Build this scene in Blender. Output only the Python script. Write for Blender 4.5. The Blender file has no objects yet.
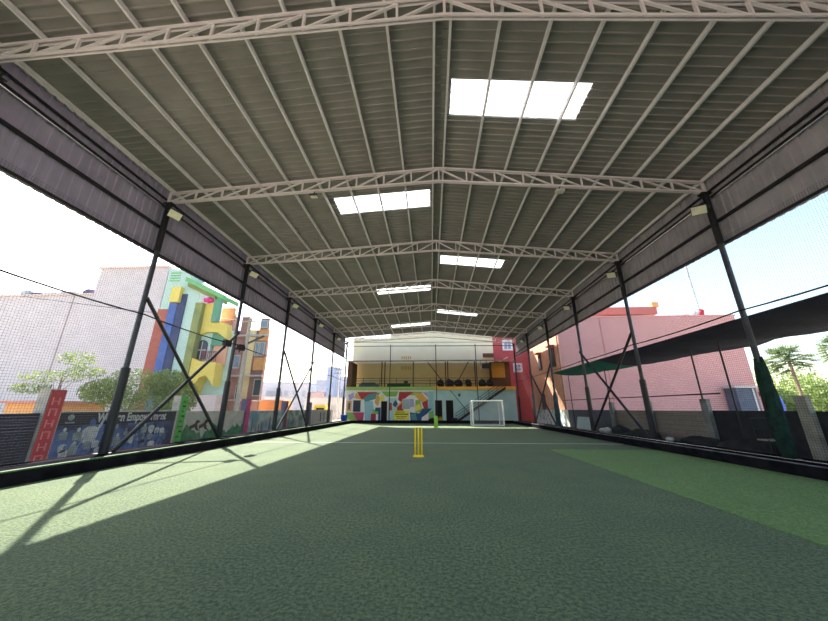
import bpy, math, random
from mathutils import Vector, Matrix
random.seed(7)
SC = bpy.context.scene
COL = SC.collection
R = math.radians

# ------------------------------------------------------------------ materials
def lin(c):
    out = []
    for v in c:
        v /= 255.0
        out.append(v / 12.92 if v <= .04045 else ((v + .055) / 1.055) ** 2.4)
    return (out[0], out[1], out[2], 1.0)

MATS = {}
def mat(name, rgb, rough=.7, metal=0., rgb2=None, scale=5., detail=4., bump=0., stretch=None, transl=None, lo=.35, hi=.65, spec=.4):
    if name in MATS: return MATS[name]
    m = bpy.data.materials.new(name); m.use_nodes = True
    nt = m.node_tree; N = nt.nodes; L = nt.links
    b = N['Principled BSDF']
    b.inputs['Roughness'].default_value = rough
    b.inputs['Metallic'].default_value = metal
    b.inputs['Specular IOR Level'].default_value = spec
    tc = N.new('ShaderNodeTexCoord'); mp = N.new('ShaderNodeMapping')
    L.new(tc.outputs['Object'], mp.inputs['Vector'])
    if stretch: mp.inputs['Scale'].default_value = stretch
    nz = N.new('ShaderNodeTexNoise'); nz.inputs['Scale'].default_value = scale; nz.inputs['Detail'].default_value = detail
    L.new(mp.outputs['Vector'], nz.inputs['Vector'])
    rp = N.new('ShaderNodeValToRGB')
    rp.color_ramp.elements[0].position = lo; rp.color_ramp.elements[1].position = hi
    c1 = lin(rgb); c2 = lin(rgb2) if rgb2 else tuple(min(1, v * 1.16) for v in c1[:3]) + (1,)
    rp.color_ramp.elements[0].color = c1; rp.color_ramp.elements[1].color = c2
    L.new(nz.outputs['Fac'], rp.inputs['Fac'])
    L.new(rp.outputs['Color'], b.inputs['Base Color'])
    if bump:
        bp = N.new('ShaderNodeBump'); bp.inputs['Strength'].default_value = bump; bp.inputs['Distance'].default_value = .02
        L.new(nz.outputs['Fac'], bp.inputs['Height']); L.new(bp.outputs['Normal'], b.inputs['Normal'])
    if transl:
        t = N.new('ShaderNodeBsdfTranslucent'); t.inputs['Color'].default_value = lin(transl[0])
        mx = N.new('ShaderNodeMixShader'); mx.inputs[0].default_value = transl[1]
        L.new(b.outputs[0], mx.inputs[1]); L.new(t.outputs[0], mx.inputs[2])
        L.new(mx.outputs[0], N['Material Output'].inputs['Surface'])
    MATS[name] = m
    return m

def turf_mat(name, a, b_, patch, rough=.9):
    m = bpy.data.materials.new(name); m.use_nodes = True
    nt = m.node_tree; N = nt.nodes; L = nt.links
    b = N['Principled BSDF']; b.inputs['Roughness'].default_value = rough
    b.inputs['Specular IOR Level'].default_value = .25
    b.inputs['Sheen Weight'].default_value = .12; b.inputs['Sheen Roughness'].default_value = .6
    b.inputs['Sheen Tint'].default_value = (.85, .95, .8, 1)
    tc = N.new('ShaderNodeTexCoord')
    fine = N.new('ShaderNodeTexNoise'); fine.inputs['Scale'].default_value = 25; fine.inputs['Detail'].default_value = 7; fine.inputs['Roughness'].default_value = .82
    big = N.new('ShaderNodeTexNoise'); big.inputs['Scale'].default_value = .9; big.inputs['Detail'].default_value = 5; big.inputs['Roughness'].default_value = .6
    L.new(tc.outputs['Object'], fine.inputs['Vector']); L.new(tc.outputs['Object'], big.inputs['Vector'])
    r1 = N.new('ShaderNodeValToRGB'); r1.color_ramp.elements[0].position = .4; r1.color_ramp.elements[1].position = .6
    r1.color_ramp.elements[0].color = lin(a); r1.color_ramp.elements[1].color = lin(b_)
    L.new(fine.outputs['Fac'], r1.inputs['Fac'])
    r2 = N.new('ShaderNodeValToRGB'); r2.color_ramp.elements[0].position = .4; r2.color_ramp.elements[1].position = .6
    r2.color_ramp.elements[0].color = (0, 0, 0, 1); r2.color_ramp.elements[1].color = (.9, .9, .9, 1)
    L.new(big.outputs['Fac'], r2.inputs['Fac'])
    mx = N.new('ShaderNodeMixRGB'); mx.blend_type = 'MIX'
    L.new(r2.outputs['Color'], mx.inputs['Fac']); L.new(r1.outputs['Color'], mx.inputs['Color1'])
    mul = N.new('ShaderNodeMixRGB'); mul.blend_type = 'MULTIPLY'; mul.inputs['Fac'].default_value = 1
    L.new(r1.outputs['Color'], mul.inputs['Color1']); mul.inputs['Color2'].default_value = patch
    L.new(mul.outputs['Color'], mx.inputs['Color2'])
    L.new(mx.outputs['Color'], b.inputs['Base Color'])
    bp = N.new('ShaderNodeBump'); bp.inputs['Strength'].default_value = .8; bp.inputs['Distance'].default_value = .03
    L.new(fine.outputs['Fac'], bp.inputs['Height']); L.new(bp.outputs['Normal'], b.inputs['Normal'])
    MATS[name] = m
    return m

def brick_mat(name, rgb, rgb2, mortar, sx=.4, sz=.2, plane='xz', msize=.02):
    m = bpy.data.materials.new(name); m.use_nodes = True
    nt = m.node_tree; N = nt.nodes; L = nt.links
    b = N['Principled BSDF']; b.inputs['Roughness'].default_value = .85
    tc = N.new('ShaderNodeTexCoord'); sp = N.new('ShaderNodeSeparateXYZ'); cb = N.new('ShaderNodeCombineXYZ')
    L.new(tc.outputs['Object'], sp.inputs[0])
    L.new(sp.outputs['X' if plane == 'xz' else 'Y'], cb.inputs['X']); L.new(sp.outputs['Z'], cb.inputs['Y'])
    br = N.new('ShaderNodeTexBrick'); br.inputs['Scale'].default_value = 1
    br.inputs['Brick Width'].default_value = sx; br.inputs['Row Height'].default_value = sz; br.inputs['Mortar Size'].default_value = msize
    br.inputs['Color1'].default_value = lin(rgb); br.inputs['Color2'].default_value = lin(rgb2); br.inputs['Mortar'].default_value = lin(mortar)
    L.new(cb.outputs[0], br.inputs['Vector'])
    nz = N.new('ShaderNodeTexNoise'); nz.inputs['Scale'].default_value = .7; nz.inputs['Detail'].default_value = 6
    L.new(tc.outputs['Object'], nz.inputs['Vector'])
    rp = N.new('ShaderNodeValToRGB'); rp.color_ramp.elements[0].position = .3; rp.color_ramp.elements[1].position = .7
    rp.color_ramp.elements[0].color = (.9, .9, .9, 1); rp.color_ramp.elements[1].color = (1, 1, 1, 1)
    L.new(nz.outputs['Fac'], rp.inputs['Fac'])
    mul = N.new('ShaderNodeMixRGB'); mul.blend_type = 'MULTIPLY'; mul.inputs['Fac'].default_value = 1
    L.new(br.outputs['Color'], mul.inputs['Color1']); L.new(rp.outputs['Color'], mul.inputs['Color2'])
    L.new(mul.outputs['Color'], b.inputs['Base Color'])
    MATS[name] = m
    return m

M = {}
M['turf'] = turf_mat('turf', (50, 71, 48), (128, 146, 104), (.8, .86, .92, 1))
M['turf_new'] = turf_mat('turf_new', (84, 116, 58), (136, 172, 98), (.88, .94, .88, 1))
M['line'] = mat('line_paint', (205, 214, 200), .9)
M['soil'] = mat('soil', (176, 164, 146), .95, rgb2=(196, 184, 166), scale=1.5, bump=.3)
M['roof'] = mat('roof_sheet', (142, 136, 135), .5, .0, rgb2=(154, 148, 146), scale=1.2, spec=.3)
M['sky_panel'] = mat('translucent_sheet', (235, 238, 240), .4, transl=((255, 255, 255), .75))
M['clad'] = mat('wall_sheet', (158, 152, 176), .5, rgb2=(170, 162, 188), scale=1.5, spec=.35)
M['clad_r'] = mat('wall_sheet_grey', (152, 148, 158), .5, rgb2=(168, 162, 172), scale=1.5, spec=.35)
M['steel'] = mat('pale_steel', (228, 216, 222), .55, rgb2=(236, 226, 230), scale=3)
M['purlin'] = mat('purlin_steel', (226, 221, 226), .5, rgb2=(236, 232, 236), scale=3)
M['black'] = mat('black_steel', (26, 26, 32), .45, rgb2=(36, 36, 42), scale=8)
M['dark'] = mat('dark_steel', (58, 60, 68), .5, rgb2=(74, 76, 84), scale=6)
M['galv'] = mat('galvanised', (200, 204, 210), .25, .9)
M['kerb'] = mat('black_kerb', (24, 24, 30), 1., rgb2=(38, 36, 42), scale=3, bump=.3, spec=0.)
M['kerbtop'] = mat('green_kerb_edge', (60, 92, 58), .85, rgb2=(84, 112, 78), scale=4)
M['kerbgrey'] = mat('grey_kerb_top', (92, 92, 96), .85, rgb2=(140, 140, 146), scale=3)
M['netting'] = mat('net_cord', (40, 44, 48), .8)
M['cord'] = mat('black_cord', (22, 24, 30), .7)
M['lamp'] = mat('lamp_face', (225, 222, 200), .3)
M['yellow'] = mat('stump_yellow', (255, 208, 30), .4)
M['lime'] = mat('lime_plastic', (176, 222, 96), .4)
M['white'] = mat('white_paint', (225, 226, 226), .5)
M['greywhite'] = mat('off_white', (190, 186, 182), .7)
M['goalnet'] = mat('goal_net_cord', (205, 205, 212), .8)
M['conc'] = mat('concrete', (140, 138, 134), .9, rgb2=(172, 168, 160), scale=2.5, bump=.2)
M['concdark'] = mat('concrete_dark', (84, 90, 100), .9, rgb2=(108, 112, 120), scale=2.5)
M['pale'] = brick_mat('pale_brick', (226, 215, 216), (221, 209, 210), (202, 191, 192), .45, .22, msize=.012)
M['palecap'] = mat('pale_cap', (222, 200, 192), .8)
M['pinkb'] = brick_mat('pink_brick', (216, 162, 160), (211, 157, 155), (202, 149, 147), .45, .22, msize=.015)
M['peach'] = mat('peach_plaster', (232, 170, 140), .85, rgb2=(240, 184, 154), scale=1)
M['red'] = mat('red_plaster', (176, 82, 84), .8, rgb2=(186, 92, 92), scale=1)
M['orange'] = mat('orange_plaster', (224, 160, 98), .8, rgb2=(232, 172, 112), scale=2)
M['terracotta'] = mat('terracotta', (190, 130, 116), .8, rgb2=(200, 142, 126), scale=2)
M['brickred'] = mat('brick_red_paint', (170, 96, 82), .8, rgb2=(184, 108, 92), scale=2)
M['brown'] = mat('brown_plaster', (150, 112, 104), .8, rgb2=(166, 126, 116), scale=1.5)
M['blue'] = mat('blue_paint', (74, 104, 172), .7, rgb2=(88, 116, 180), scale=2)
M['navy'] = mat('navy_paint', (58, 68, 106), .7, rgb2=(68, 78, 116), scale=2)
M['ynow'] = mat('yellow_plaster', (232, 208, 96), .8, rgb2=(238, 216, 116), scale=1.2)
M['mint'] = mat('mint_plaster', (186, 216, 202), .8, rgb2=(196, 222, 210), scale=1.2)
M['olive'] = mat('olive_tone', (156, 164, 100), .8, rgb2=(132, 142, 92), scale=1.5)
M['greenp'] = mat('green_plaster', (124, 190, 126), .8, rgb2=(136, 198, 138), scale=2)
M['greend'] = mat('green_darker', (104, 158, 132), .8)
M['pinkhot'] = mat('hot_pink', (226, 70, 150), .7)
M['glass'] = mat('dark_glass', (60, 70, 82), .15)
M['glassb'] = mat('pale_glass', (140, 156, 172), .15)
M['hole'] = mat('dark_opening', (26, 24, 28), .9)
M['cream'] = mat('cream_plaster', (240, 216, 160), .85, rgb2=(244, 222, 172), scale=.8)
M['creamw'] = mat('cream_white', (240, 226, 190), .85, rgb2=(244, 232, 200), scale=.8)
M['ltblue'] = mat('light_blue_wall', (170, 206, 214), .85, rgb2=(184, 216, 222), scale=1)
M['mwhite'] = mat('mural_white', (226, 222, 224), .85)
M['mred'] = mat('mural_red', (176, 62, 70), .8)
M['mpink'] = mat('mural_pink', (184, 80, 110), .8)
M['mgreen'] = mat('mural_green', (140, 180, 96), .8)
M['mteal'] = mat('mural_teal', (92, 144, 152), .8)
M['mblue'] = mat('mural_blue', (52, 86, 128), .8)
M['mlblue'] = mat('mural_sky', (150, 190, 206), .8)
M['morange'] = mat('mural_orange', (218, 166, 92), .8)
M['myellow'] = mat('mural_yellow', (226, 212, 110), .8)
M['mlilac'] = mat('mural_lilac', (170, 160, 210), .8)
M['banner'] = mat('banner_yellow', (230, 218, 80), .7)
M['ink'] = mat('dark_ink', (60, 50, 30), .8)
M['deckg'] = mat('deck_green', (150, 184, 112), .8)
M['decko'] = mat('deck_orange', (222, 170, 80), .8)
M['navysheet'] = mat('navy_sheet', (38, 42, 62), .6, rgb2=(48, 52, 74), scale=2)
M['poster'] = mat('poster_blue', (34, 44, 84), .5, rgb2=(96, 124, 190), scale=1.1, detail=8, lo=.42, hi=.62)
M['posterd'] = mat('poster_dark', (28, 30, 50), .5, rgb2=(36, 38, 60), scale=2)
M['figw'] = mat('printed_white', (206, 212, 214), .6, rgb2=(168, 180, 196), scale=6)
M['figb'] = mat('printed_blue', (96, 128, 184), .6, rgb2=(60, 86, 150), scale=6)
M['figl'] = mat('printed_grey', (120, 136, 140), .6, rgb2=(150, 168, 176), scale=6)
M['redpill'] = mat('red_sign', (196, 52, 66), .6, rgb2=(206, 70, 80), scale=4)
M['redlet'] = mat('pink_letter', (232, 130, 140), .6)
M['greenpill'] = mat('green_sign', (60, 170, 60), .6, rgb2=(90, 200, 84), scale=6)
M['magenta'] = mat('magenta_paint', (200, 50, 120), .7, rgb2=(220, 90, 140), scale=5)
M['maroon'] = mat('maroon_paint', (130, 60, 74), .7)
M['purple'] = mat('purple_grey', (96, 90, 120), .8)
M['wallmural1'] = mat('faded_mural', (178, 184, 178), .9, rgb2=(206, 206, 200), scale=2)
M['wallmural2'] = mat('blue_mural', (120, 160, 180), .9, rgb2=(190, 202, 200), scale=1.4, detail=8, lo=.45, hi=.58)
M['wallmural3'] = mat('grey_green_mural', (112, 132, 132), .9, rgb2=(176, 190, 184), scale=1.6, detail=8, lo=.42, hi=.6)
M['wallplain'] = mat('plain_wall', (168, 170, 166), .9, rgb2=(188, 188, 184), scale=1.5)
M['mgrass'] = mat('painted_grass', (54, 118, 84), .9, rgb2=(90, 150, 110), scale=4)
M['blockwall'] = brick_mat('block_wall', (156, 146, 142), (146, 136, 134), (136, 128, 124), .5, .2, 'yz', .015)
M['slate'] = mat('slate_wall', (84, 92, 108), .85, rgb2=(98, 104, 120), scale=1.5)
M['blackcloth'] = mat('black_cloth', (36, 38, 44), .9, rgb2=(52, 54, 62), scale=3, bump=.4)
M['graffiti'] = mat('graffiti_wall', (214, 222, 220), .9, rgb2=(120, 160, 176), scale=2.2, detail=6, lo=.55, hi=.62)
M['shadeblack'] = mat('black_shade_cloth', (34, 39, 54), .9, rgb2=(44, 49, 66), scale=2, transl=((60, 70, 100), .25))
M['shadegreen'] = mat('green_shade_cloth', (20, 110, 90), .9, rgb2=(30, 124, 104), scale=2, transl=((30, 150, 120), .5))
M['netgreen'] = mat('bundled_green_net', (12, 34, 32), .95, rgb2=(24, 66, 54), scale=6, bump=.6)
M['netteal'] = mat('bundled_teal_net', (44, 70, 80), .95, rgb2=(70, 104, 112), scale=5, bump=.6)
M['bag'] = mat('white_bag', (214, 214, 216), .7, rgb2=(190, 190, 194), scale=6)
M['board'] = mat('pale_blue_board', (186, 204, 216), .6, rgb2=(172, 192, 208), scale=3)
M['bluetub'] = mat('blue_plastic', (40, 90, 200), .4)
M['leaf'] = mat('leaf_green', (104, 128, 70), .6, rgb2=(138, 158, 98), scale=2, transl=((150, 170, 96), .3))
M['leafd'] = mat('leaf_dark', (92, 110, 80), .6, rgb2=(118, 136, 100), scale=2, transl=((124, 150, 90), .3))
M['bark'] = mat('bark', (120, 104, 86), .9, rgb2=(146, 130, 110), scale=6)
M['polec'] = mat('pole_concrete', (176, 166, 152), .9, rgb2=(190, 182, 168), scale=4)
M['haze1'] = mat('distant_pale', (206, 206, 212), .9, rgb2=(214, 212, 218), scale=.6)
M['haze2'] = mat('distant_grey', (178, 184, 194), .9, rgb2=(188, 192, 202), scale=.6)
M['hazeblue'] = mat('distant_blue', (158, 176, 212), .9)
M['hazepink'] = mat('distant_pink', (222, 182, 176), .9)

# ------------------------------------------------------------------ mesh helpers
class MB:
    def __init__(s): s.v = []; s.f = []; s.mi = []
    def add(s, vs, fs, mi=0):
        o = len(s.v); s.v += [tuple(v) for v in vs]
        for f in fs: s.f.append([i + o for i in f]); s.mi.append(mi)
        return s
    def box(s, x0, x1, y0, y1, z0, z1, mi=0):
        vs = [(x, y, z) for z in (z0, z1) for y in (y0, y1) for x in (x0, x1)]
        return s.add(vs, [(0, 2, 3, 1), (4, 5, 7, 6), (0, 1, 5, 4), (2, 6, 7, 3), (0, 4, 6, 2), (1, 3, 7, 5)], mi)
    def bar(s, p, q, w, h=None, mi=0, up=(0, 0, 1)):
        h = h or w; p = Vector(p); q = Vector(q); d = (q - p).normalized(); u = Vector(up)
        if abs(d.dot(u)) > .98: u = Vector((0, 1, 0))
        a = d.cross(u).normalized() * (w / 2); b = a.cross(d).normalized() * (h / 2)
        vs = [c + sx * a + sy * b for c in (p, q) for sx, sy in ((-1, -1), (1, -1), (1, 1), (-1, 1))]
        return s.add(vs, [(0, 3, 2, 1), (4, 5, 6, 7), (0, 1, 5, 4), (1, 2, 6, 5), (2, 3, 7, 6), (3, 0, 4, 7)], mi)
    def tube(s, pts, rad, n=8, mi=0, cap=True):
        pts = [Vector(p) for p in pts]
        if not isinstance(rad, (list, tuple)): rad = [rad] * len(pts)
        rings = []
        for i, p in enumerate(pts):
            d = (pts[min(i + 1, len(pts) - 1)] - pts[max(i - 1, 0)]).normalized()
            u = Vector((0, 0, 1)) if abs(d.z) < .9 else Vector((1, 0, 0))
            a = d.cross(u).normalized(); b = d.cross(a).normalized()
            rings.append([p + rad[i] * (math.cos(t) * a + math.sin(t) * b) for t in [2 * math.pi * k / n for k in range(n)]])
        vs = [v for r in rings for v in r]; fs = []
        for i in range(len(pts) - 1):
            for k in range(n):
                fs.append((i * n + k, i * n + (k + 1) % n, (i + 1) * n + (k + 1) % n, (i + 1) * n + k))
        if cap: fs += [tuple(range(n - 1, -1, -1)), tuple((len(pts) - 1) * n + k for k in range(n))]
        return s.add(vs, fs, mi)
    def lathe(s, c, prof, n=16, mi=0):
        vs = []; fs = []
        for r, z in prof:
            for k in range(n):
                t = 2 * math.pi * k / n; vs.append((c[0] + r * math.cos(t), c[1] + r * math.sin(t), c[2] + z))
        for i in range(len(prof) - 1):
            for k in range(n): fs.append((i * n + k, i * n + (k + 1) % n, (i + 1) * n + (k + 1) % n, (i + 1) * n + k))
        fs += [tuple(range(n - 1, -1, -1)), tuple((len(prof) - 1) * n + k for k in range(n))]
        return s.add(vs, fs, mi)
    def prism(s, poly, a, b, plane='xz', mi=0):
        n = len(poly)
        def P(u, w, t): return {'xz': (u, t, w), 'yz': (t, u, w), 'xy': (u, w, t)}[plane]
        vs = [P(u, w, a) for u, w in poly] + [P(u, w, b) for u, w in poly]
        fs = [tuple(range(n)), tuple(range(2 * n - 1, n - 1, -1))] + [(i, n + i, n + (i + 1) % n, (i + 1) % n) for i in range(n)]
        return s.add(vs, fs, mi)
    def blob(s, c, r, seed=0, n=10, m=7, amp=.2, mi=0):
        rr = random.Random(seed); ph = [rr.uniform(0, 6) for _ in range(6)]
        vs = []; fs = []
        for i in range(m + 1):
            th = math.pi * i / m
            for k in range(n):
                t = 2 * math.pi * k / n
                q = 1 + amp * (math.sin(3 * t + ph[0]) * math.sin(2 * th + ph[1]) + .6 * math.sin(5 * t + ph[2] + 3 * th))
                vs.append((c[0] + r[0] * q * math.sin(th) * math.cos(t), c[1] + r[1] * q * math.sin(th) * math.sin(t), c[2] + r[2] * q * math.cos(th)))
        for i in range(m):
            for k in range(n): fs.append((i * n + k, (i + 1) * n + k, (i + 1) * n + (k + 1) % n, i * n + (k + 1) % n))
        return s.add(vs, fs, mi)
    def leaves(s, c, r, count, size, seed=0, mi=0):
        rr = random.Random(seed)
        for _ in range(count):
            while True:
                p = Vector([rr.uniform(-1, 1) for _ in range(3)])
                if p.length < 1 and p.length > .35: break
            o = Vector(c) + Vector((p.x * r[0], p.y * r[1], p.z * r[2]))
            a = Vector([rr.gauss(0, 1) for _ in range(3)]).normalized() * size * rr.uniform(.6, 1.3)
            b = a.cross(Vector([rr.gauss(0, 1) for _ in range(3)])).normalized() * size * rr.uniform(.25, .5)
            s.add([o - a, o + b, o + a, o - b], [(0, 1, 2, 3)], mi)
        return s
    def build(s, name, mats, parent=None, smooth=False):
        me = bpy.data.meshes.new(name); me.from_pydata(s.v, [], s.f); me.update()
        if not isinstance(mats, (list, tuple)): mats = [mats]
        for m in mats: me.materials.append(m)
        me.polygons.foreach_set('material_index', s.mi)
        if smooth: me.polygons.foreach_set('use_smooth', [True] * len(s.f))
        import bmesh
        if not name.endswith('net'):
            bm = bmesh.new(); bm.from_mesh(me); bmesh.ops.recalc_face_normals(bm, faces=bm.faces); bm.to_mesh(me); bm.free()
        o = bpy.data.objects.new(name, me); COL.objects.link(o)
        if parent: o.parent = parent
        return o

def tag(o, label, cat, group=None, kind=None):
    o['label'] = label; o['category'] = cat
    if group: o['group'] = group
    if kind: o['kind'] = kind
    return o
def struct(o): o['kind'] = 'structure'; return o
def empty(name, label, cat, loc=(0, 0, 0), rz=0, group=None):
    o = bpy.data.objects.new(name, None); COL.objects.link(o); o.location = loc; o.rotation_euler = (0, 0, rz)
    return tag(o, label, cat, group)
def kids(o): return [c for c in COL.objects if c.parent == o]
def dup(root, loc=None, rz=None, label=None, group=None):
    r = root.copy(); COL.objects.link(r)
    if loc is not None: r.location = loc
    if rz is not None: r.rotation_euler = (0, 0, rz)
    if label: r['label'] = label
    if group: r['group'] = group
    for ch in kids(root):
        c = ch.copy(); COL.objects.link(c); c.parent = r
        for g in kids(ch):
            d = g.copy(); COL.objects.link(d); d.parent = c
    return r
ORD = ['nearest', 'second', 'third', 'fourth', 'fifth', 'sixth', 'seventh', 'eighth', 'ninth', 'tenth']

# ------------------------------------------------------------------ dimensions (metres)
XL, XR, XM = -9.46, 9.22, .4
ZL, ZR, ZM = 9.09, 8.8, 9.78          # truss top chord: left eave, right eave, ridge
YT = [4.45, 9.40, 14.55, 19.69, 24.82, 30.04, 35.0]
Y0, Y1 = -6.0, 35.2                   # ends of the roof
def ztop(x):
    return ZL + (ZM - ZL) * (x - XL) / (XM - XL) if x < XM else ZM + (ZR - ZM) * (x - XM) / (XR - XM)
def depth(x):
    return .46 + .16 * ((x - XL) / (XM - XL) if x < XM else (XR - x) / (XR - XM))

# ------------------------------------------------------------------ ground and turf
o = struct(MB().box(-120, 120, -30, 200, -.3, -.04).build('ground', M['soil']))
o = struct(MB().box(-8.5, 8.45, -6, 35.1, -.06, 0).build('floor', M['turf']))
pb = MB(); pb.box(4.45, 8.45, -6, 13.35, 0, .012)
o = struct(pb.build('floor_new_turf', M['turf_new']))
for i, (y, w) in enumerate(((15.5, .10),)):
    struct(MB().box(-8.4, 8.4, y - w / 2, y + w / 2, .0, .006).build('floor_marking', M['line']))

# kerbs
k = MB(); k.box(-9.75, -8.5, -6, 35.3, -.05, .27); k.box(-8.62, -8.49, -6, 35.3, .27, .3, 1)
struct(k.build('trim_1', [M['kerb'], M['kerbtop']]))
k = MB(); k.box(8.45, 9.65, -6, 35.3, -.05, .27); k.box(8.45, 8.55, -6, 35.3, .27, .285, 1)
struct(k.build('trim_2', [M['kerb'], M['kerbgrey']]))
k = MB(); k.box(-8.5, 8.45, 34.9, 35.3, -.05, .3)
struct(k.build('trim_3', M['kerb']))

# ------------------------------------------------------------------ roof sheets (ribbed along the slope) with skylight bays
SKY = [('R', .68, 4.3, 6.28, 7.36), ('L', -3.82, .08, 10.72, 11.85), ('R', .68, 4.28, 16.45, 17.58), ('L', -3.82, .08, 21.0, 22.1), ('R', .68, 4.25, 26.8, 27.92), ('L', -3.95, .03, 31.15, 32.3)]
OFF = .17
def rib_profile(y0, y1, p=.225, h=-.034):
    ys = []
    n = max(1, round((y1 - y0) / p)); st = (y1 - y0) / n
    for i in range(n):
        a = y0 + i * st
        ys += [(a, 0), (a + st * .78, 0), (a + st * .84, h), (a + st * .96, h)]
    ys.append((y1, 0))
    return ys
def sheet(mb, xa, xb, y0, y1, off=OFF, th=.012):
    prof = rib_profile(y0, y1)
    vs = []; n = len(prof)
    for t in (0, th):
        for x in (xa, xb):
            for y, z in prof: vs.append((x, y, ztop(x) + off + z + t))
    fs = []
    for i in range(n - 1):
        fs.append((i, i + 1, n + i + 1, n + i)); fs.append((2 * n + i, 3 * n + i, 3 * n + i + 1, 2 * n + i + 1))
    fs += [(0, n, 3 * n, 2 * n), (n - 1, 3 * n - 1, 4 * n - 1, 2 * n - 1)]
    mb.add(vs, fs)
rb = MB()
for side, xa, xb in (('L', -9.95, XM), ('R', XM, 9.75)):
    y = Y0
    for s in [q for q in SKY if q[0] == side]:
        sheet(rb, xa, xb, y, s[3])
        sheet(rb, xa, s[1], s[3], s[4]); sheet(rb, s[2], xb, s[3], s[4])
        y = s[4]
    sheet(rb, xa, xb, y, Y1)
rb.box(XM - .25, XM + .25, Y0, Y1, ZM + .2, ZM + .215)
struct(rb.build('ceiling', M['roof']))
names = ['largest, right of the ridge and nearest the camera', 'left of the ridge just beyond the second truss', 'right of the ridge beyond the third truss in view', 'left of the ridge in the fifth bay', 'right of the ridge far down the hall', 'left of the ridge, smallest and nearest the mural end']
for s, nm in zip(SKY, names):
    mb = MB(); sheet(mb, s[1] - .05, s[2] + .05, s[3] - .05, s[4] + .05, OFF + .02, .004)
    o = mb.build('skylight_panel', M['sky_panel'])
    tag(o, 'white translucent roof skylight ' + nm, 'skylight', 'skylight panels in the roof')

# purlins
PX = [.2 - 1.066 * i for i in range(10)], [.57 + 1.088 * i for i in range(9)]
for sd, xs in (('left', PX[0]), ('right', PX[1])):
    for i, x in enumerate(xs):
        z = ztop(x)
        mb = MB(); mb.box(-.027, .027, Y0 + .1, Y1 - .1, .005, .022); mb.box(-.009, .009, Y0 + .1, Y1 - .1, .02, .125); mb.box(-.027, .027, Y0 + .1, Y1 - .1, .115, .13)
        o = mb.build('roof_purlin', M['purlin']); o.location = (x, 0, z)
        w = 'beside the ridge' if i == 0 else (ORD[i] + ' from the ridge')
        tag(o, f'pale grey steel purlin along the {sd} roof slope, {w}', 'purlin', 'roof purlins')

# ------------------------------------------------------------------ trusses
def chord(mb, z_of, w=.075, h=.07, dz=0):
    for xa, xb in ((XL, XM), (XM, XR)):
        for sy in (-.035, .035):
            mb.bar((xa, sy, z_of(xa) + dz), (xb, sy, z_of(xb) + dz), .03, h)
tr = empty('roof_truss', 'x', 'roof truss', (0, YT[0], 0), group='lattice roof trusses')
mb = MB(); chord(mb, ztop, dz=-.035); mb.build('top_chord', M['steel'], tr)
mb = MB(); chord(mb, lambda x: ztop(x) - depth(x), dz=.035); mb.build('bottom_chord', M['steel'], tr)
nL, nR = 10, 9
xs = [XL + (XM - XL) * i / nL for i in range(nL + 1)] + [XM + (XR - XM) * i / nR for i in range(1, nR + 1)]
for x in xs:
    ww = .09 if x in (xs[0], xs[-1]) else .05
    mb = MB(); mb.bar((x, 0, ztop(x) - depth(x) + .03), (x, 0, ztop(x) - .03), ww, .05); mb.build('vertical_web', M['steel'], tr)
for a, b in zip(xs[:-1], xs[1:]):
    mb = MB()
    if b <= XM + .01: mb.bar((a, 0, ztop(a) - depth(a) + .05), (b, 0, ztop(b) - .05), .045, .05, up=(0, 1, 0))
    else: mb.bar((a, 0, ztop(a) - .05), (b, 0, ztop(b) - depth(b) + .05), .045, .05, up=(0, 1, 0))
    mb.build('diagonal_web', M['steel'], tr)
for sx, x in ((1, XL), (-1, XR)):
    mb = MB(); mb.box(x - .05, x + .05, -.06, .06, ztop(x) - .62, ztop(x) - .44); mb.build('end_plate', M['galv'], tr)
tl = ['large pale lattice roof truss across the top edge of the photo, nearest the camera', 'pale lattice roof truss, second from the camera, between the two biggest skylights', 'pale lattice roof truss, third from the camera', 'pale lattice roof truss, fourth from the camera', 'pale lattice roof truss, fifth from the camera', 'pale lattice roof truss, sixth from the camera', 'pale lattice roof truss at the mural end of the hall, farthest from the camera']
tr['label'] = tl[0]
for y, l in zip(YT[1:], tl[1:]): dup(tr, (0, y, 0), label=l)

# ------------------------------------------------------------------ columns
def column(side, i, y, extra=None):
    X = -9.4 if side == 'left' else 9.2
    zt = ZL - .46 if side == 'left' else ZR - .46
    c = empty('steel_column', f'tall black steel column on the {side} kerb, {ORD[i]} from the camera', 'column', (X, y, .25), group='columns along the pitch')
    MB().box(-.17, .17, -.17, .17, 0, .03).build('base_plate', M['black'], c)
    m2 = MB(); m2.tube([(0, 0, .03), (0, 0, zt - .25)], .075, 12); m2.build('shaft', M['dark'] if True else M['black'], c)
    m2 = MB(); m2.tube([(0, 0, 6.45 if side == 'left' else 6.2), (0, 0, zt - .27)], .095, 12); m2.build('upper_sleeve', M['black'], c)
    if extra != 'wrap':
        m2 = MB(); m2.tube([(0, 0, .03), (0, 0, 2.45)], .12, 12); m2.build('lower_sleeve', M['black'], c)
    m2 = MB(); m2.box(-.16, .16, -.1, .1, zt - .3, zt - .25); m2.box(-.1, .1, -.01, .01, zt - .55, zt - .3)
    m2.build('cap_plate', M['black'], c)
    return c
for i, y in enumerate(YT):
    column('left', i, y)
    column('right', i, y, 'wrap' if i in (1, 4) else None)
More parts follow.
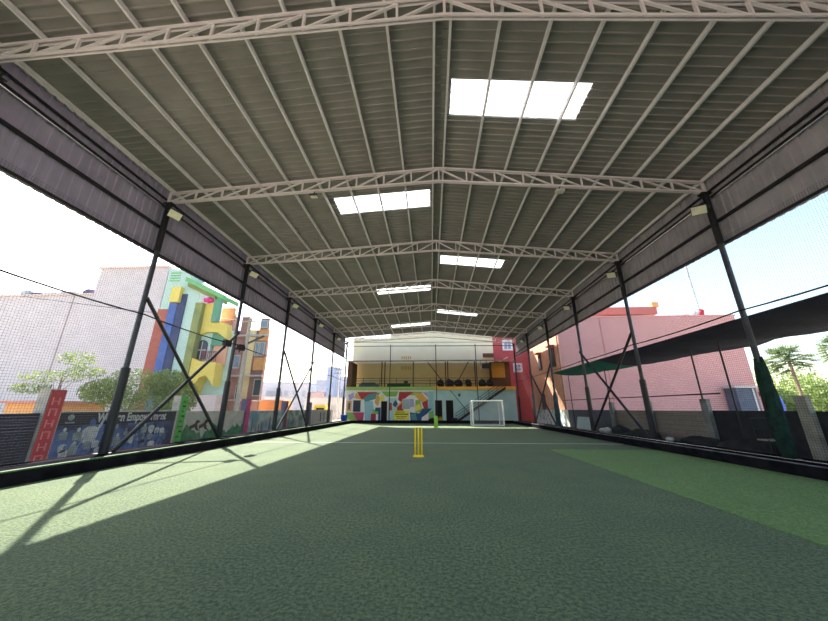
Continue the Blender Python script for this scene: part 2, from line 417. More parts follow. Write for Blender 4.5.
for i, (nm, m_) in {1: ('green', M['netgreen']), 4: ('teal', M['netteal'])}.items():
    rr = random.Random(i); mb = MB(); y = YT[i]
    for k in range(9):
        a = k * .7; pts = []; rad = []
        zt = 2.6 + rr.uniform(-.25, .2) + (.2 if i == 1 else -.1)
        for j in range(9):
            z = .29 + (zt - .29) * j / 8
            q = .07 + .05 * math.sin(j / 8 * 3.1) + rr.uniform(-.02, .02)
            pts.append((9.25 - .05 + q * math.cos(a + .2 * j), y - .02 + q * math.sin(a + .2 * j), z)); rad.append(.08 - .03 * j / 8 + rr.uniform(-.015, .015))
        mb.tube(pts, rad, 7)
    tag(mb.build('bundled_netting', m_, smooth=True), f'dark {nm} netting bunched around the base of the right-hand column ' + ('nearest in view' if i == 1 else 'far down the kerb'), 'netting', 'netting bundles on the right columns')

# braces
def brace(p, q, lab):
    mb = MB(); mb.tube([p, q], .06, 8)
    tag(mb.build('brace', M['black']), lab, 'brace', 'diagonal column braces')
for (a, b), nm in (((1, 2), 'nearest braced bay'), ((3, 4), 'second braced bay')):
    for (i, j), t in (((a, b), 'falling away from the camera'), ((b, a), 'rising away from the camera')):
        s = -1 if i == a else 1
        brace((-9.33 if i == a else -9.27, YT[i], 5.0), (-9.33 if i == a else -9.27, YT[j] + .15 * s, .32), f'black diagonal brace in the left wall, {nm}, {t}')
for (a, b), nm in (((2, 3), 'nearest braced bay'), ((4, 5), 'far braced bay')):
    for (i, j), t in (((a, b), 'falling away from the camera'), ((b, a), 'rising away from the camera')):
        s = -1 if i == a else 1
        brace((9.16 if i == a else 9.1, YT[i], 4.8), (9.16 if i == a else 9.1, YT[j] + .15 * s, .32), f'black diagonal brace in the right wall, {nm}, {t}')

# ------------------------------------------------------------------ side cladding
def cladding(x, side, zt, zb, m_):
    mb = MB(); p = .25; n = int((Y1 - Y0) / p); vs = []; d = .03 * (1 if side == 'left' else -1)
    prof = []
    for i in range(n):
        a = Y0 + i * p; prof += [(a, 0), (a + .15, 0), (a + .17, d), (a + .23, d)]
    prof.append((Y0 + n * p, 0))
    N_ = len(prof)
    for t in (0, -d * .4):
        for f in (0, 1):
            for y, q in prof: vs.append((x + q + t, y, zb(y) if f == 0 else zt))
    fs = []
    for i in range(N_ - 1):
        fs.append((i, i + 1, N_ + i + 1, N_ + i)); fs.append((2 * N_ + i, 3 * N_ + i, 3 * N_ + i + 1, 2 * N_ + i + 1))
        fs.append((i, 2 * N_ + i, 2 * N_ + i + 1, i + 1))
    mb.add(vs, fs); return struct(mb.build('wall_' + side, m_))
zbl = lambda y: 6.6 + .009 * (y - 5)
zbr = lambda y: 6.42 + .0185 * (y - 6.7)
cladding(-9.62, 'left', ZL + .13, zbl, M['clad'])
cladding(9.46, 'right', ZR + .12, zbr, M['clad_r'])
def rail(name, pts, r, m_, lab, cat, n=8, square=False):
    mb = MB()
    if square:
        for a, b in zip(pts[:-1], pts[1:]): mb.bar(a, b, r * 2, r * 2)
    else: mb.tube(pts, r, n)
    return tag(mb.build(name, m_), lab, cat)
ya, yb = Y0 + .2, Y1 - .2
for sd, x, s, zz in (('left', -9.53, 1, (8.78, 8.5, 8.42, 7.66)), ('right', 9.37, -1, (8.42, 8.2, 8.12, 7.3))):
    rail('wall_girt', [(x, ya, zz[0]), (x, yb, zz[0])], .028, M['black'], f'upper black rail along the {sd} cladding under the eave', 'rail', square=True)
    rail('wall_girt', [(x, ya, zz[1]), (x, yb, zz[1])], .028, M['black'], f'lower of the twin black rails along the {sd} cladding', 'rail', square=True)
    rail('conduit', [(x + s * .02, ya, zz[2]), (x + s * .02, yb, zz[2])], .022, M['galv'], f'thin shiny conduit running along the {sd} cladding', 'conduit')
    rail('wall_girt', [(x, ya, zz[3]), (x, yb, zz[3])], .04, M['black'], f'single black rail halfway down the {sd} cladding', 'rail', square=True)
    zb = zbl if sd == 'left' else zbr
    rail('edge_rail', [(x, ya, zb(ya) + .03), (x, yb, zb(yb) + .03)], .045, M['black'], f'dark bottom edge rail of the {sd} cladding', 'rail', square=True)

# floodlights
fl = empty('floodlight', 'x', 'floodlight', (-9.05, YT[1] - .15, 8.0), group='floodlights on the columns')
mb = MB(); mb.box(-.2, .2, -.05, .03, -.15, .15); b_ = mb.build('housing', M['black'], fl)
mb = MB()
for k in range(5): mb.box(-.17 + k * .075, -.15 + k * .075, .03, .07, -.13, .13)
mb.build('cooling_fins', M['black'], fl)
mb = MB(); mb.box(-.185, .185, -.065, -.05, -.135, .135); mb.build('lens', M['lamp'], fl)
mb = MB(); mb.bar((-.22, 0, 0), (-.22, .18, 0), .03, .03); mb.bar((.22, 0, 0), (.22, .18, 0), .03, .03); mb.bar((-.22, .18, 0), (.22, .18, 0), .03, .03); mb.bar((0, .18, 0), (0, .8, .0), .03, .03); mb.build('bracket', M['black'], fl)
first = True
for sd, x, z, rz in (('left', -8.84, 7.98, 50), ('right', 8.64, 7.56, -50)):
    for i, y in enumerate(YT[:6]):
        lab = f'floodlight with pale face high on the {sd} wall, ' + ORD[i] + ' from the camera'
        if first: t = fl; t['label'] = lab; first = False
        else: t = dup(fl, label=lab)
        t.location = (x, y - .25, z); t.rotation_euler = (R(44), R(12), R(rz))
# lamps hung under second truss
for x, lab, m_ in ((-4.06, 'small dark lamp hanging under the second truss, left of the ridge', M['dark']), (4.52, 'small pale lamp hanging under the second truss, right of the ridge', M['greywhite'])):
    zb = ztop(x) - depth(x)
    t = empty('hanging_lamp', lab, 'lamp', (x, YT[1], zb), group='lamps hung from the trusses')
    mb = MB(); mb.box(-.14, .14, -.09, .09, -.2, -.12); mb.build('lamp_head', m_, t)
    mb = MB(); mb.box(-.12, .12, -.07, .07, -.21, -.2); mb.build('lens', M['lamp'], t)
    mb = MB(); mb.bar((0, 0, -.12), (0, 0, .0), .03, .03); mb.build('hanger', M['black'], t)

# ------------------------------------------------------------------ side nets (knotted cord, real strands)
def net(x, y0, y1, z0, z1, c, r, name, m_):
    vs = []; fs = []
    def strand(p, q, a, b):
        o_ = len(vs)
        for e in (p, q):
            vs.append((e[0] + a[0], e[1] + a[1], e[2] + a[2])); vs.append((e[0] + b[0], e[1] + b[1], e[2] + b[2])); vs.append((e[0] - a[0] - b[0], e[1] - a[1] - b[1], e[2] - a[2] - b[2]))
        for k in range(3): fs.append((o_ + k, o_ + (k + 1) % 3, o_ + 3 + (k + 1) % 3, o_ + 3 + k))
    n = int((y1 - y0) / c)
    for i in range(n + 1):
        y = y0 + i * c; strand((x, y, z0), (x, y, z1), (r, 0, 0), (-r / 2, r, 0))
    n = int((z1 - z0) / c)
    for i in range(n + 1):
        z = z0 + i * c; strand((x, y0, z), (x, y1, z), (r, 0, 0), (-r / 2, 0, r))
    mb = MB(); mb.v = vs; mb.f = fs; mb.mi = [0] * len(fs)
    return mb.build(name, m_)
tag(net(-9.2, -4, 35, .3, 6.7, .06, .0022, 'safety_net', M['netting']), 'fine dark safety net hanging along the open left side', 'net', 'side safety nets')
tag(net(9.0, -4, 35, .3, 6.5, .06, .0022, 'safety_net', M['netting']), 'fine dark safety net hanging along the open right side', 'net', 'side safety nets')
def cable(pts, r, lab, m_=None): return rail('cable', pts, r, m_ or M['cord'], lab, 'cable', 6)
def sag(x, ys, z, s):
    out = []
    for a, b in zip(ys[:-1], ys[1:]):
        for k in range(6):
            t = k / 6; out.append((x, a + (b - a) * t, z - s * 4 * t * (1 - t)))
    out.append((x, ys[-1], z)); return out
cable(sag(-9.26, [0] + YT, 4.42, .08), .022, 'black cable strung across the left side at mid height')
cable(sag(9.08, [0] + YT, 4.24, .06), .022, 'black cable strung along the right side at mid height above the shade cloth')
rail('pipe_rail', [(9.62, 11.4, 1.98), (9.62, 24.6, 2.06)], .022, M['black'], 'thin black horizontal pipe across the right side at head height', 'rail')
rail('cable', [(8.9, -4, .3), (8.9, 34.8, .3)], .014, M['galv'], 'pale wire stretched along the top of the right kerb', 'cable')
for k, (dx, lab) in enumerate(((-.75, 'nearer'), (.35, 'farther'))):
    t = empty('junction_box', f'small black box on the mid-height cable, {lab} side of third left column', 'box', (-9.26, YT[2] + dx, 4.36), group='boxes on the left cable')
    MB().box(-.08, .08, -.22, .22, -.14, .12).build('case', M['black'], t)
    mb = MB(); mb.tube([(0, -.1, -.14), (0, -.1, -.28)], .025, 8); mb.build('gland', M['black'], t)

# ------------------------------------------------------------------ stumps, lime wicket
def wicket(name, x, y, m_, lab, h, sp, r, bw):
    t = empty(name, lab, 'cricket stumps', (x, y, 0))
    MB().box(-bw / 2, bw / 2, -.06, .06, 0, .035).box(-bw / 2 + .02, bw / 2 - .02, -.045, .045, .035, .06).build('base', m_, t)
    for k in (-1, 0, 1):
        mb = MB(); mb.lathe((k * sp * .92, 0, .05), [(r, 0), (r, h - .12), (r * .9, h - .08), (r * .5, h - .055)], 12); mb.build('stump', m_, t, True)
    for k in (-1, 1):
        mb = MB(); mb.tube([(k * sp / 2 - sp * .5, 0, h - .01), (k * sp / 2 + sp * .5, 0, h - .01)], [r * .35, r * .35], 8); mb.build('bail', m_, t)
wicket('cricket_stumps', -.43, 11.18, M['yellow'], 'yellow plastic cricket stumps on a base standing mid pitch', .9, .115, .03, .36)
wicket('cricket_stumps', .38, 27.2, M['lime'], 'lime green plastic stumps standing far down the pitch near the mural', .92, .1, .055, .46)

# ------------------------------------------------------------------ goal
g = empty('goal', 'white framed five-a-side goal with pale net at the far end', 'goal', (5.03, 29.7, 0))
W, H, D = 1.33, 2.15, 1.9
for nm, p, q in (('post', (-W, 0, 0), (-W, 0, H)), ('post', (W, 0, 0), (W, 0, H)), ('crossbar', (-W - .05, 0, H), (W + .05, 0, H)), ('rear_post', (-W, D, 0), (-W, D, H)), ('rear_post', (W, D, 0), (W, D, H)),
                 ('rear_bar', (-W, D, H), (W, D, H)), ('ground_bar', (-W, D, .05), (W, D, .05)), ('ground_bar', (-W, .05, .05), (-W, D, .05)), ('ground_bar', (W, .05, .05), (W, D, .05)), ('ground_bar', (-W, 0, .05), (W, 0, .05)),
                 ('top_bar', (-W, 0, H), (-W, D, H)), ('top_bar', (W, 0, H), (W, D, H))):
    mb = MB(); mb.tube([p, q], .055 if nm in ('post', 'crossbar') else .04, 10); mb.build(nm, M['white'], g)
mb = MB(); c = .09; r = .006
n = int(2 * W / c)
for i in range(n + 1):
    x = -W + i * 2 * W / n; mb.bar((x, D, 0), (x, D, H), r, r); mb.bar((x, 0, H), (x, D, H), r, r)
for i in range(int(H / c) + 1):
    z = i * c; mb.bar((-W, D, z), (W, D, z), r, r)
    for sx in (-W, W): mb.bar((sx, 0, z), (sx, D, z), r, r)
for i in range(int(D / c) + 1):
    y = i * c; mb.bar((-W, y, H), (W, y, H), r, r)
    for sx in (-W, W): mb.bar((sx, y, 0), (sx, y, H), r, r)
mb.build('goal_net', M['goalnet'], g)

# ------------------------------------------------------------------ end frame of the hall
for i, (x, nm) in enumerate(((-4.45, 'left'), (.62, 'middle'), (5.0, 'right'))):
    rail('end_pole', [(x, 35.1, .3), (x, 35.1, 8.35)], .045, M['black'], f'slim black pole of the net frame at the mural end, {nm} one', 'pole')
rail('end_rail', [(-9.4, 35.1, 8.25), (9.2, 35.1, 8.15)], .04, M['black'], 'black horizontal pipe across the mural end, lower of two', 'rail')
rail('end_rail', [(-9.4, 35.1, 8.7), (9.2, 35.1, 8.55)], .025, M['black'], 'thin black horizontal wire across the mural end, upper of two', 'rail')

# ------------------------------------------------------------------ clubhouse (mural block with open deck)
YF = 36.0
cb = empty('clubhouse', 'two-level block with colourful mural wall and open railed deck at the far end', 'building', (0, YF, 0))
def rel(mb, name, mats, parent=cb, smooth=False):
    o_ = mb.build(name, mats, parent, smooth); o_.matrix_parent_inverse = Matrix.Translation((0, -YF, 0)); return o_
mm = [M['mwhite'], M['ltblue'], M['mred'], M['mpink'], M['mgreen'], M['mteal'], M['mblue'], M['mlblue'], M['morange'], M['myellow'], M['mlilac']]
mb = MB(); mb.box(-9.4, .3, YF, 39, 0, 3.45, 0); mb.box(.3, 9.2, YF, 39, 0, 3.45, 1)
def paint(poly, mi, d=.004): mb.prism(poly, YF - d, YF, 'xz', mi)
paint([(-8.2, 3.25), (-5.9, 3.25), (-6.2, 2.95), (-7.5, 2.45), (-7.7, 2.45)], 2)
paint([(-8.3, 3.2), (-7.6, 2.42), (-8.5, 2.6)], 8, .005)
paint([(-6.9, 3.0), (-5.6, 3.2), (-6.1, 2.5), (-7.2, 2.2), (-7.5, 2.5)], 5, .006)
paint([(-9.3, 1.1), (-8.6, 1.1), (-7.9, .3), (-9.3, .3)], 4)
paint([(-8.6, 1.1), (-7.3, 1.1), (-7.4, .2), (-8.0, .2)], 3, .005)
paint([(-7.35, 2.3), (-6.4, 2.3), (-6.1, .3), (-7.2, .3)], 7)
paint([(-6.4, 1.4), (-5.6, 1.4), (-5.6, .9), (-6.4, .9)], 4, .005)
paint([(-6.55, .95), (-6.0, .95), (-6.0, .1), (-6.55, .1)], 2, .006)
paint([(-6.1, 1.6), (-5.1, 1.6), (-5.1, .1), (-5.75, .1), (-5.75, 1.2), (-6.1, 1.2)], 6, .007)
paint([(-5.5, 3.3), (-3.6, 3.3), (-3.8, 2.75), (-4.9, 2.75)], 4)
paint([(-5.6, 2.9), (-5.2, 2.9), (-5.1, 1.8), (-5.5, 1.7)], 9)
paint([(-3.5, 3.25), (-1.9, 3.25), (-3.3, 2.2), (-3.6, 2.4)], 2, .005)
paint([(-4.4, 1.2), (-3.6, 1.9), (-2.9, 2.6), (-3.0, 1.25)], 8, .006)
paint([(-4.2, 1.2), (-3.0, 2.2), (-3.0, 1.2)], 2, .007)
paint([(-2.6, 3.25), (-.9, 3.25), (-1.3, 2.85), (-2.5, 2.9)], 4)
paint([(-1.9, 3.1), (-1.0, 3.1), (-.3, 2.4), (-.4, 1.9), (-1.3, 2.3)], 8, .005)
paint([(-1.0, 2.1), (-.35, 2.4), (-.3, 1.2), (-.7, 1.3)], 2, .006)
paint([(-1.7, 2.4), (-1.2, 2.4), (-.9, 1.2), (-1.7, 1.0)], 4, .006)
paint([(-2.3, 1.1), (-1.3, 1.0), (-.9, 1.5), (.1, 1.5), (-.5, .9), (-1.0, .6), (-1.1, .1), (-2.2, .1)], 6, .008)
paint([(-2.3, 2.5), (-1.9, 2.5), (-1.8, 1.7), (-2.3, 1.6)], 10, .006)
paint([(-.3, 3.3), (.3, 3.3), (.3, .3), (-.3, .3)], 7, .003)
dd_ = .009
for poly, mi in (([(-9.2, 2.9), (-8.6, 3.2), (-8.5, 2.7), (-9.0, 2.3)], 10), ([(-9.25, 2.3), (-8.75, 2.3), (-8.75, 1.2), (-9.25, 1.2)], 8), ([(-9.1, 2.1), (-8.9, 2.1), (-8.9, 1.4), (-9.1, 1.4)], 6), ([(-4.7, 2.6), (-3.7, 2.6), (-3.7, .2), (-4.7, .2)], 1), ([(-4.55, 2.1), (-4.3, 2.1), (-4.25, 1.3), (-4.6, 1.3)], 2), ([(-6.0, 3.1), (-5.6, 2.6), (-5.8, 1.7), (-6.2, 2.1)], 8),
                 ([(-7.2, 1.5), (-6.7, 1.9), (-6.6, 1.1), (-7.0, .9)], 7), ([(-1.9, 1.6), (-1.3, 2.0), (-1.0, 1.5), (-1.6, 1.2)], 9), ([(-2.2, .9), (-1.7, 1.0), (-1.5, .3), (-2.1, .3)], 5), ([(-.9, 3.2), (-.35, 3.2), (-.3, 2.6)], 10), ([(-.25, 1.1), (.25, 1.3), (.25, .3), (-.2, .3)], 4), ([(-4.2, 1.9), (-3.9, 2.4), (-3.6, 2.0), (-3.9, 1.6)], 6)):
    dd_ = dd_ + .0006; paint(poly, mi, dd_)
rel(mb, 'mural_wall', mm)
for nm, x0, x1, z0, z1, m_ in (('window', -8.55, -7.75, 1.15, 2.35, M['glass']), ('door', -5.45, -4.8, .2, 2.25, M['hole']), ('window', -3.1, -2.35, 1.45, 2.45, M['glassb']), ('doorway', .45, 1.2, .25, 2.35, M['hole']), ('doorway', 1.62, 2.4, .25, 2.35, M['hole'])):
    mb = MB(); mb.box(x0, x1, YF - .02, YF + .02, z0, z1)
    o_ = rel(mb, nm, m_)
    mb = MB()
    for (a, b, c_, d_) in ((x0 - .05, x0, z0, z1), (x1, x1 + .05, z0, z1), (x0 - .05, x1 + .05, z1, z1 + .05)): mb.box(a, b, YF - .05, YF - .005, c_, d_)
    f_ = rel(mb, 'frame', M['greywhite'], o_)
    f_.matrix_parent_inverse = Matrix.Identity(4); 
mb = MB(); mb.box(-9.45, .35, YF - .25, 39, 3.45, 3.8, 0); mb.box(.35, 9.2, YF - .25, 39, 3.45, 3.8, 1); rel(mb, 'deck_slab', [M['deckg'], M['decko']])
mb = MB()
for z in (4.15, 4.45, 4.72): mb.tube([(-9.4, YF - .15, z), (7.4, YF - .15, z)], .028, 6)
for i in range(10): mb.tube([(-9.4 + i * 1.866, YF - .15, 3.8), (-9.4 + i * 1.866, YF - .15, 4.72)], .03, 6)
rel(mb, 'deck_railing', M['dark'])
for x in (-9.1, -5.55, -5.2, -1.95, 1.7, 1.95, 5.0):
    mb = MB(); mb.box(x - .06, x + .06, YF + .3, YF + .42, 3.8, 6.62); rel(mb, 'deck_post', M['brown'] if x > 5 else mat('deck_post_brown', (96, 66, 48), .7))
for p, q in (((-.3, 6.55), (1.25, 4.5)), ((4.3, 6.55), (3.1, 4.5))):
    mb = MB(); mb.bar((p[0], YF + .36, p[1]), (q[0], YF + .36, q[1]), .1, .1); rel(mb, 'deck_brace', MATS['deck_post_brown'])
mb = MB(); mb.add([(-9.5, YF - .15, 6.62), (9.45, YF - .15, 6.56), (9.45, 38.95, 7.0), (-9.5, 38.95, 7.05), (-9.5, YF - .15, 6.68), (9.45, YF - .15, 6.62), (9.45, 38.95, 7.06), (-9.5, 38.95, 7.11)], [(0, 1, 2, 3), (7, 6, 5, 4), (0, 4, 5, 1), (1, 5, 6, 2), (2, 6, 7, 3), (3, 7, 4, 0)])
rel(mb, 'deck_roof', M['dark'])
mb = MB(); mb.box(-9.5, 9.45, YF - .19, YF - .15, 6.56, 6.72); rel(mb, 'roof_fascia', M['conc'])
mb = MB(); mb.box(7.0, 9.2, 37.6, 38.6, 3.8, 6.7, 0); mb.box(7.1, 8.6, 37.55, 37.6, 4.9, 6.6, 1); rel(mb, 'deck_room', [MATS['deck_post_brown'], mat('ochre_panel', (196, 150, 70), .8)])
# boxes at the left end of the deck
mb = MB(); mb.box(-9.45, -8.9, YF + .1, 38.5, 3.8, 6.6); rel(mb, 'deck_end_wall', MATS['deck_post_brown'])

# things on the deck and in front of the block
for i, (x, w, lab) in enumerate(((1.1, .38, 'black round bundle on the deck, leftmost of the dark row on the right half'), (2.05, .5, 'black round bundle on the deck beside the brown posts'), (3.1, .45, 'black round bundle on the deck, middle of the dark row'), (4.2, .35, 'black round bundle on the deck under the slanted brace'), (5.75, .42, 'black bundle on the deck just right of the slim pole'), (6.6, .38, 'black bundle on the deck by the dark room'))):
    mb = MB(); mb.blob((0, 0, .4), (w, .35, .42), i, amp=.16); mb.blob((w * .5, .1, .34), (w * .6, .3, .34), i + 9, amp=.2)
    o_ = mb.build('dark_bundle', M['blackcloth'], smooth=True); o_.location = (x, 36.5, 3.8); tag(o_, lab, 'bundle', 'dark bundles on the deck')
mb = MB(); mb.box(-8.1, -5.9, 36.3, 36.8, 3.8, 4.12); mb.box(-7.9, -6.3, 36.35, 36.75, 4.12, 4.3)
tag(mb.build('stacked_mats', M['slate']), 'low dark stack of mats on the deck left of the twin posts', 'mats')
mb = MB(); mb.box(-4.9, -2.3, 36.3, 36.8, 3.8, 4.22); mb.box(-3.0, -2.6, 36.3, 36.8, 4.22, 4.5)
tag(mb.build('planter_box', mat('dark_green_box', (50, 74, 56), .8)), 'long dark green box on the deck above the mural', 'box')
t = empty('wall_speaker', 'black loudspeaker hanging under the deck roof at right', 'loudspeaker', (6.4, 36.8, 6.1))
MB().box(-.5, .5, -.2, .2, -.2, .3).build('cabinet', M['black'], t); MB().box(-.44, .44, -.22, -.2, -.14, .24).build('grille', M['dark'], t); MB().box(-.03, .03, -.03, .03, .3, .6).build('hanger', M['black'], t)
t = empty('wall_lamp', 'small white lamp on the deck beside the loudspeaker', 'lamp', (5.72, 36.6, 6.0))
MB().box(-.09, .09, -.06, .06, -.25, .15).build('lamp_shade', M['white'], t); MB().box(-.02, .02, -.02, .02, .15, .7).build('hanger', M['dark'], t)
# banner
t = empty('sign_banner', 'bright yellow banner with rows of dark lettering on the mural wall', 'sign', (-3.2, 35.93, 0))
MB().box(-.85, .8, -.01, .01, .35, 1.27).build('banner_sheet', M['banner'], t)
mb = MB(); rr = random.Random(3)
for z, h, x0, x1 in ((1.08, .09, -.62, .3), (.84, .13, -.72, .66), (.62, .07, -.6, .5), (.47, .06, -.5, .3)):
    x = x0
    while x < x1:
        w = rr.uniform(.05, .12); mb.box(x, x + w, -.016, -.01, z, z + h); x += w + .03
mb.build('lettering', M['ink'], t)
# stairs
t = empty('staircase', 'dark metal staircase with railings rising right along the light blue wall', 'staircase', (0, 35.35, 0))
p0, p1 = Vector((2.6, 0, .1)), Vector((8.0, 0, 3.6))
for y in (0, .55):
    mb = MB(); mb.bar(p0 + Vector((0, y, 0)), p1 + Vector((0, y, 0)), .05, .22, up=(0, 0, 1)); mb.build('stringer', M['black'], t)
for i in range(18):
    q = p0 + (p1 - p0) * (i + .5) / 18
    mb = MB(); mb.box(q.x - .15, q.x + .15, .03, .52, q.z - .01, q.z + .03); mb.build('tread', M['dark'], t)
mb = MB()
for h in (.35, .62, .9): mb.tube([p0 + Vector((0, 0, h)), p1 + Vector((0, 0, h))], .028, 6)
for i in range(7):
    q = p0 + (p1 - p0) * i / 6; mb.tube([q, q + Vector((0, 0, .9))], .025, 6)
mb.build('handrail', M['dark'], t)
rail('lean_pole', [(2.1, 35.6, 3.4), (4.6, 35.3, .3)], .035, M['dark'], 'dark thin pole slanting down across the light blue wall', 'pole')
mb = MB(); mb.box(-.12, .12, -.06, 0, -.15, .15); o_ = mb.build('meter_box', mat('meter_green', (50, 90, 90), .6)); o_.location = (3.1, 35.99, 2.9); tag(o_, 'small dark box mounted high on the light blue wall', 'box')
# tub, bike-like clutter
t = empty('plastic_tub', 'blue plastic tub in the far left corner of the pitch', 'tub', (-9.05, 34.3, .27))
mb = MB(); mb.lathe((0, 0, 0), [(.26, 0), (.3, .05), (.34, .55), (.36, .57), (.36, .6), (.3, .6)], 16); mb.build('tub_body', M['bluetub'], t, True)
mb = MB(); mb.tube([(.36, 0, .5), (.42, 0, .4), (.36, 0, .3)], .015, 6); mb.build('handle', M['bluetub'], t)
mb = MB()
for i in range(12): 
    a = i * .52; mb.tube([(0, 0, .1), (.28 * math.cos(a), .05 * math.sin(3 * a), .35 + .28 * math.sin(a))], .035, 6)
o_ = mb.build('flower_arrangement', mat('dull_yellow', (200, 176, 60), .7)); o_.location = (.95, 35.75, .05); tag(o_, 'spiky yellowish object leaning before the left dark doorway', 'object')
rr = random.Random(5)
for i, (x, lab) in enumerate(((.1, 'dark heap at the foot of the wall left of the doorways'), (2.5, 'dark heap at the foot of the wall right of the doorways'))):
    mb = MB(); mb.blob((0, 0, .2), (.5, .2, .28), i + 20, amp=.25); o_ = mb.build('dark_heap', M['blackcloth'], smooth=True); o_.location = (x, 35.65, .0); tag(o_, lab, 'heap')

# ------------------------------------------------------------------ buildings behind the clubhouse
t = empty('cream_building', 'tall cream plastered building rising behind the mural clubhouse', 'building', (0, 39.2, 0))
MB().box(-9.7, -5.0, 0, 7, 0, 10.05).box(-5.0, 7.75, 0, 7, 0, 12.3).build('wall', M['creamw'], t)
mb = MB(); mb.box(-9.7, 7.75, -.03, 0, 0, 6.9); mb.build('lower_wall_shade_tone', M['cream'], t)  # same wall in deeper cream: shade below the deck roof put into colour
for r_, z0, z1 in ((0, 7.35, 7.7), (1, 6.05, 6.5)):
    for k in range(5):
        mb = MB(); mb.box(-3.55 + k * .26, -3.45 + k * .26, -.05, 0, z0, z1); mb.build('vent_slot', M['ochre'] if 'ochre' in M else MATS['ochre_panel'], t)
MB().box(6.45, 7.75, -.3, 0, 7.5, 7.95).build('sunshade', MATS['deck_post_brown'], t)
t = empty('red_building', 'red plastered building with white windows beyond the far right corner', 'building', (0, 40, 0))
MB().box(7.8, 13.0, 0, 7, 0, 13).build('wall', M['red'], t)
for x0, x1, z0, z1 in ((9.1, 10.35, 8.45, 9.75), (10.2, 11.3, 5.75, 6.85)):
    mb = MB(); mb.box(x0, x1, -.08, 0, z0, z1); w = mb.build('window', M['white'], t)
    mb = MB(); xm = (x0 + x1) / 2; zm = (z0 + z1) / 2
    for a, b in ((x0 + .22, xm - .04), (xm + .04, x1 - .22)):
        for c_, d_ in ((z0 + .2, zm - .04), (zm + .04, z1 - .2)): mb.box(a, b, -.1, -.08, c_, d_)
    mb.build('pane', M['glassb'], w)
MB().bar((8.5, -.1, 7.0), (9.6, -.1, 7.6), .12, .1).build('pipe', M['palecap'], t)

# ------------------------------------------------------------------ right side: pink / peach building, compound wall
t = empty('pink_building', 'large pink brick building beyond the right wall with a peach side', 'building', (0, 28, 0))
mb = MB(); mb.box(11.3, 26.6, 0, 9, 0, 9.25); mb.build('brick_wall', M['pinkb'], t)
mb = MB(); mb.box(11.24, 11.3, .0, 8.9, 0, 8.4); mb.build('side_wall', M['peach'], t)
mb = MB(); mb.box(11.2, 26.7, -.05, 9.05, 9.25, 9.36); mb.build('roof_edge', M['palecap'] if False else mat('pink_cap', (212, 156, 156), .8), t)
MB().box(15.05, 15.12, -.03, 0, 0, 9.2).build('wall_joint', mat('pink_joint', (190, 130, 128), .8), t)
for y0, y1, z0, z1 in ((4.7, 5.6, 5.2, 6.75), (1.1, 2.1, 5.1, 6.85), (4.9, 5.9, 1.3, 2.9)):
    mb = MB(); mb.box(11.18, 11.24, y0, y1, z0, z1); w = mb.build('window', mat('window_brown', (90, 56, 50), .7), t)
    MB().box(11.17, 11.18, y0 + .12, y1 - .12, z0 + .12, z1 - .12).build('pane', M['glass'], w)
    MB().box(10.85, 11.24, y0 - .15, y1 + .15, z1 + .12, z1 + .2).build('sunshade', mat('peach_ledge', (206, 136, 110), .8), t)
MB().tube([(11.1, -.1, 0), (11.1, -.1, 8.4)], .06, 8).build('downpipe', M['brown'], t)
t = empty('grey_shed', 'small grey shed with white edge beside the pink wall', 'shed', (24.7, 26.9, 0))
MB().box(-.75, .75, 0, 1.0, 0, 3.05).build('shed_wall', M['slate'], t); MB().box(-.9, .9, -.15, 1.05, 3.05, 3.2).build('shed_roof', M['greywhite'], t); MB().box(.45, .6, -.04, 0, 0, 3.0).build('edge_strip', M['greywhite'], t)
t = empty('terracotta_building', 'terracotta rooftop storey rising behind the pink building', 'building', (0, 46, 0))
MB().box(24.0, 32.0, 0, 6, 0, 14.1).build('wall', M['terracotta'], t); MB().box(23.5, 32.8, -.6, 6, 14.5, 15.6).build('parapet', mat('red_parapet', (184, 110, 106), .8), t)
MB().box(24.2, 32.2, 0, 6, 14.1, 14.5).build('ledge', M['greywhite'], t); MB().box(32.3, 33.2, -.6, .2, 15.6, 16.3).build('corner_block', M['orange'], t)
for x in (25.5, 28.8): MB().box(x, x + 2.2, -.65, -.6, 13.2, 14.2).build('window', M['glass'] if x < 26 else M['glassb'], t)
# roof clutter on the pink building
for i, (x, w, z, m_, lab) in enumerate(((22.9, .3, .12, M['terracotta'], 'reddish bundle on the pink roof edge'), (23.75, .3, .28, M['bluetub'], 'pale blue bundle on the pink roof edge'), (24.3, .22, .36, M['redpill'], 'red bundle on the pink roof edge'))):
    mb = MB(); mb.blob((0, 0, z * .9), (w, .3, z), i + 40, amp=.2); o_ = mb.build('roof_bundle', m_ if i != 1 else M['board'], smooth=True); o_.location = (x, 28.5, 9.34); tag(o_, lab, 'bundle', 'bundles on the pink roof')
def mast(x, y, z0, z1, lab, w=.5):
    mb = MB()
    for sx, sy in ((-1, -1), (1, -1), (1, 1), (-1, 1)): mb.bar((x + sx * w, y + sy * w, z0), (x + sx * w * .15, y + sy * w * .15, z1), .09, .09)
    n = 16
    for i in range(n):
        a, b = i / n, (i + 1) / n; wa, wb = w * (1 - .85 * a), w * (1 - .85 * b); za, zb = z0 + (z1 - z0) * a, z0 + (z1 - z0) * b
        mb.bar((x - wa, y - wa, za), (x + wb, y - wb, zb), .05, .05); mb.bar((x + wa, y - wa, za), (x - wb, y - wb, zb), .05, .05)
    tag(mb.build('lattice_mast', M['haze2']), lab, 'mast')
mast(46.5, 55, 0, 26.5, 'tall thin lattice mast rising behind the pink roof')

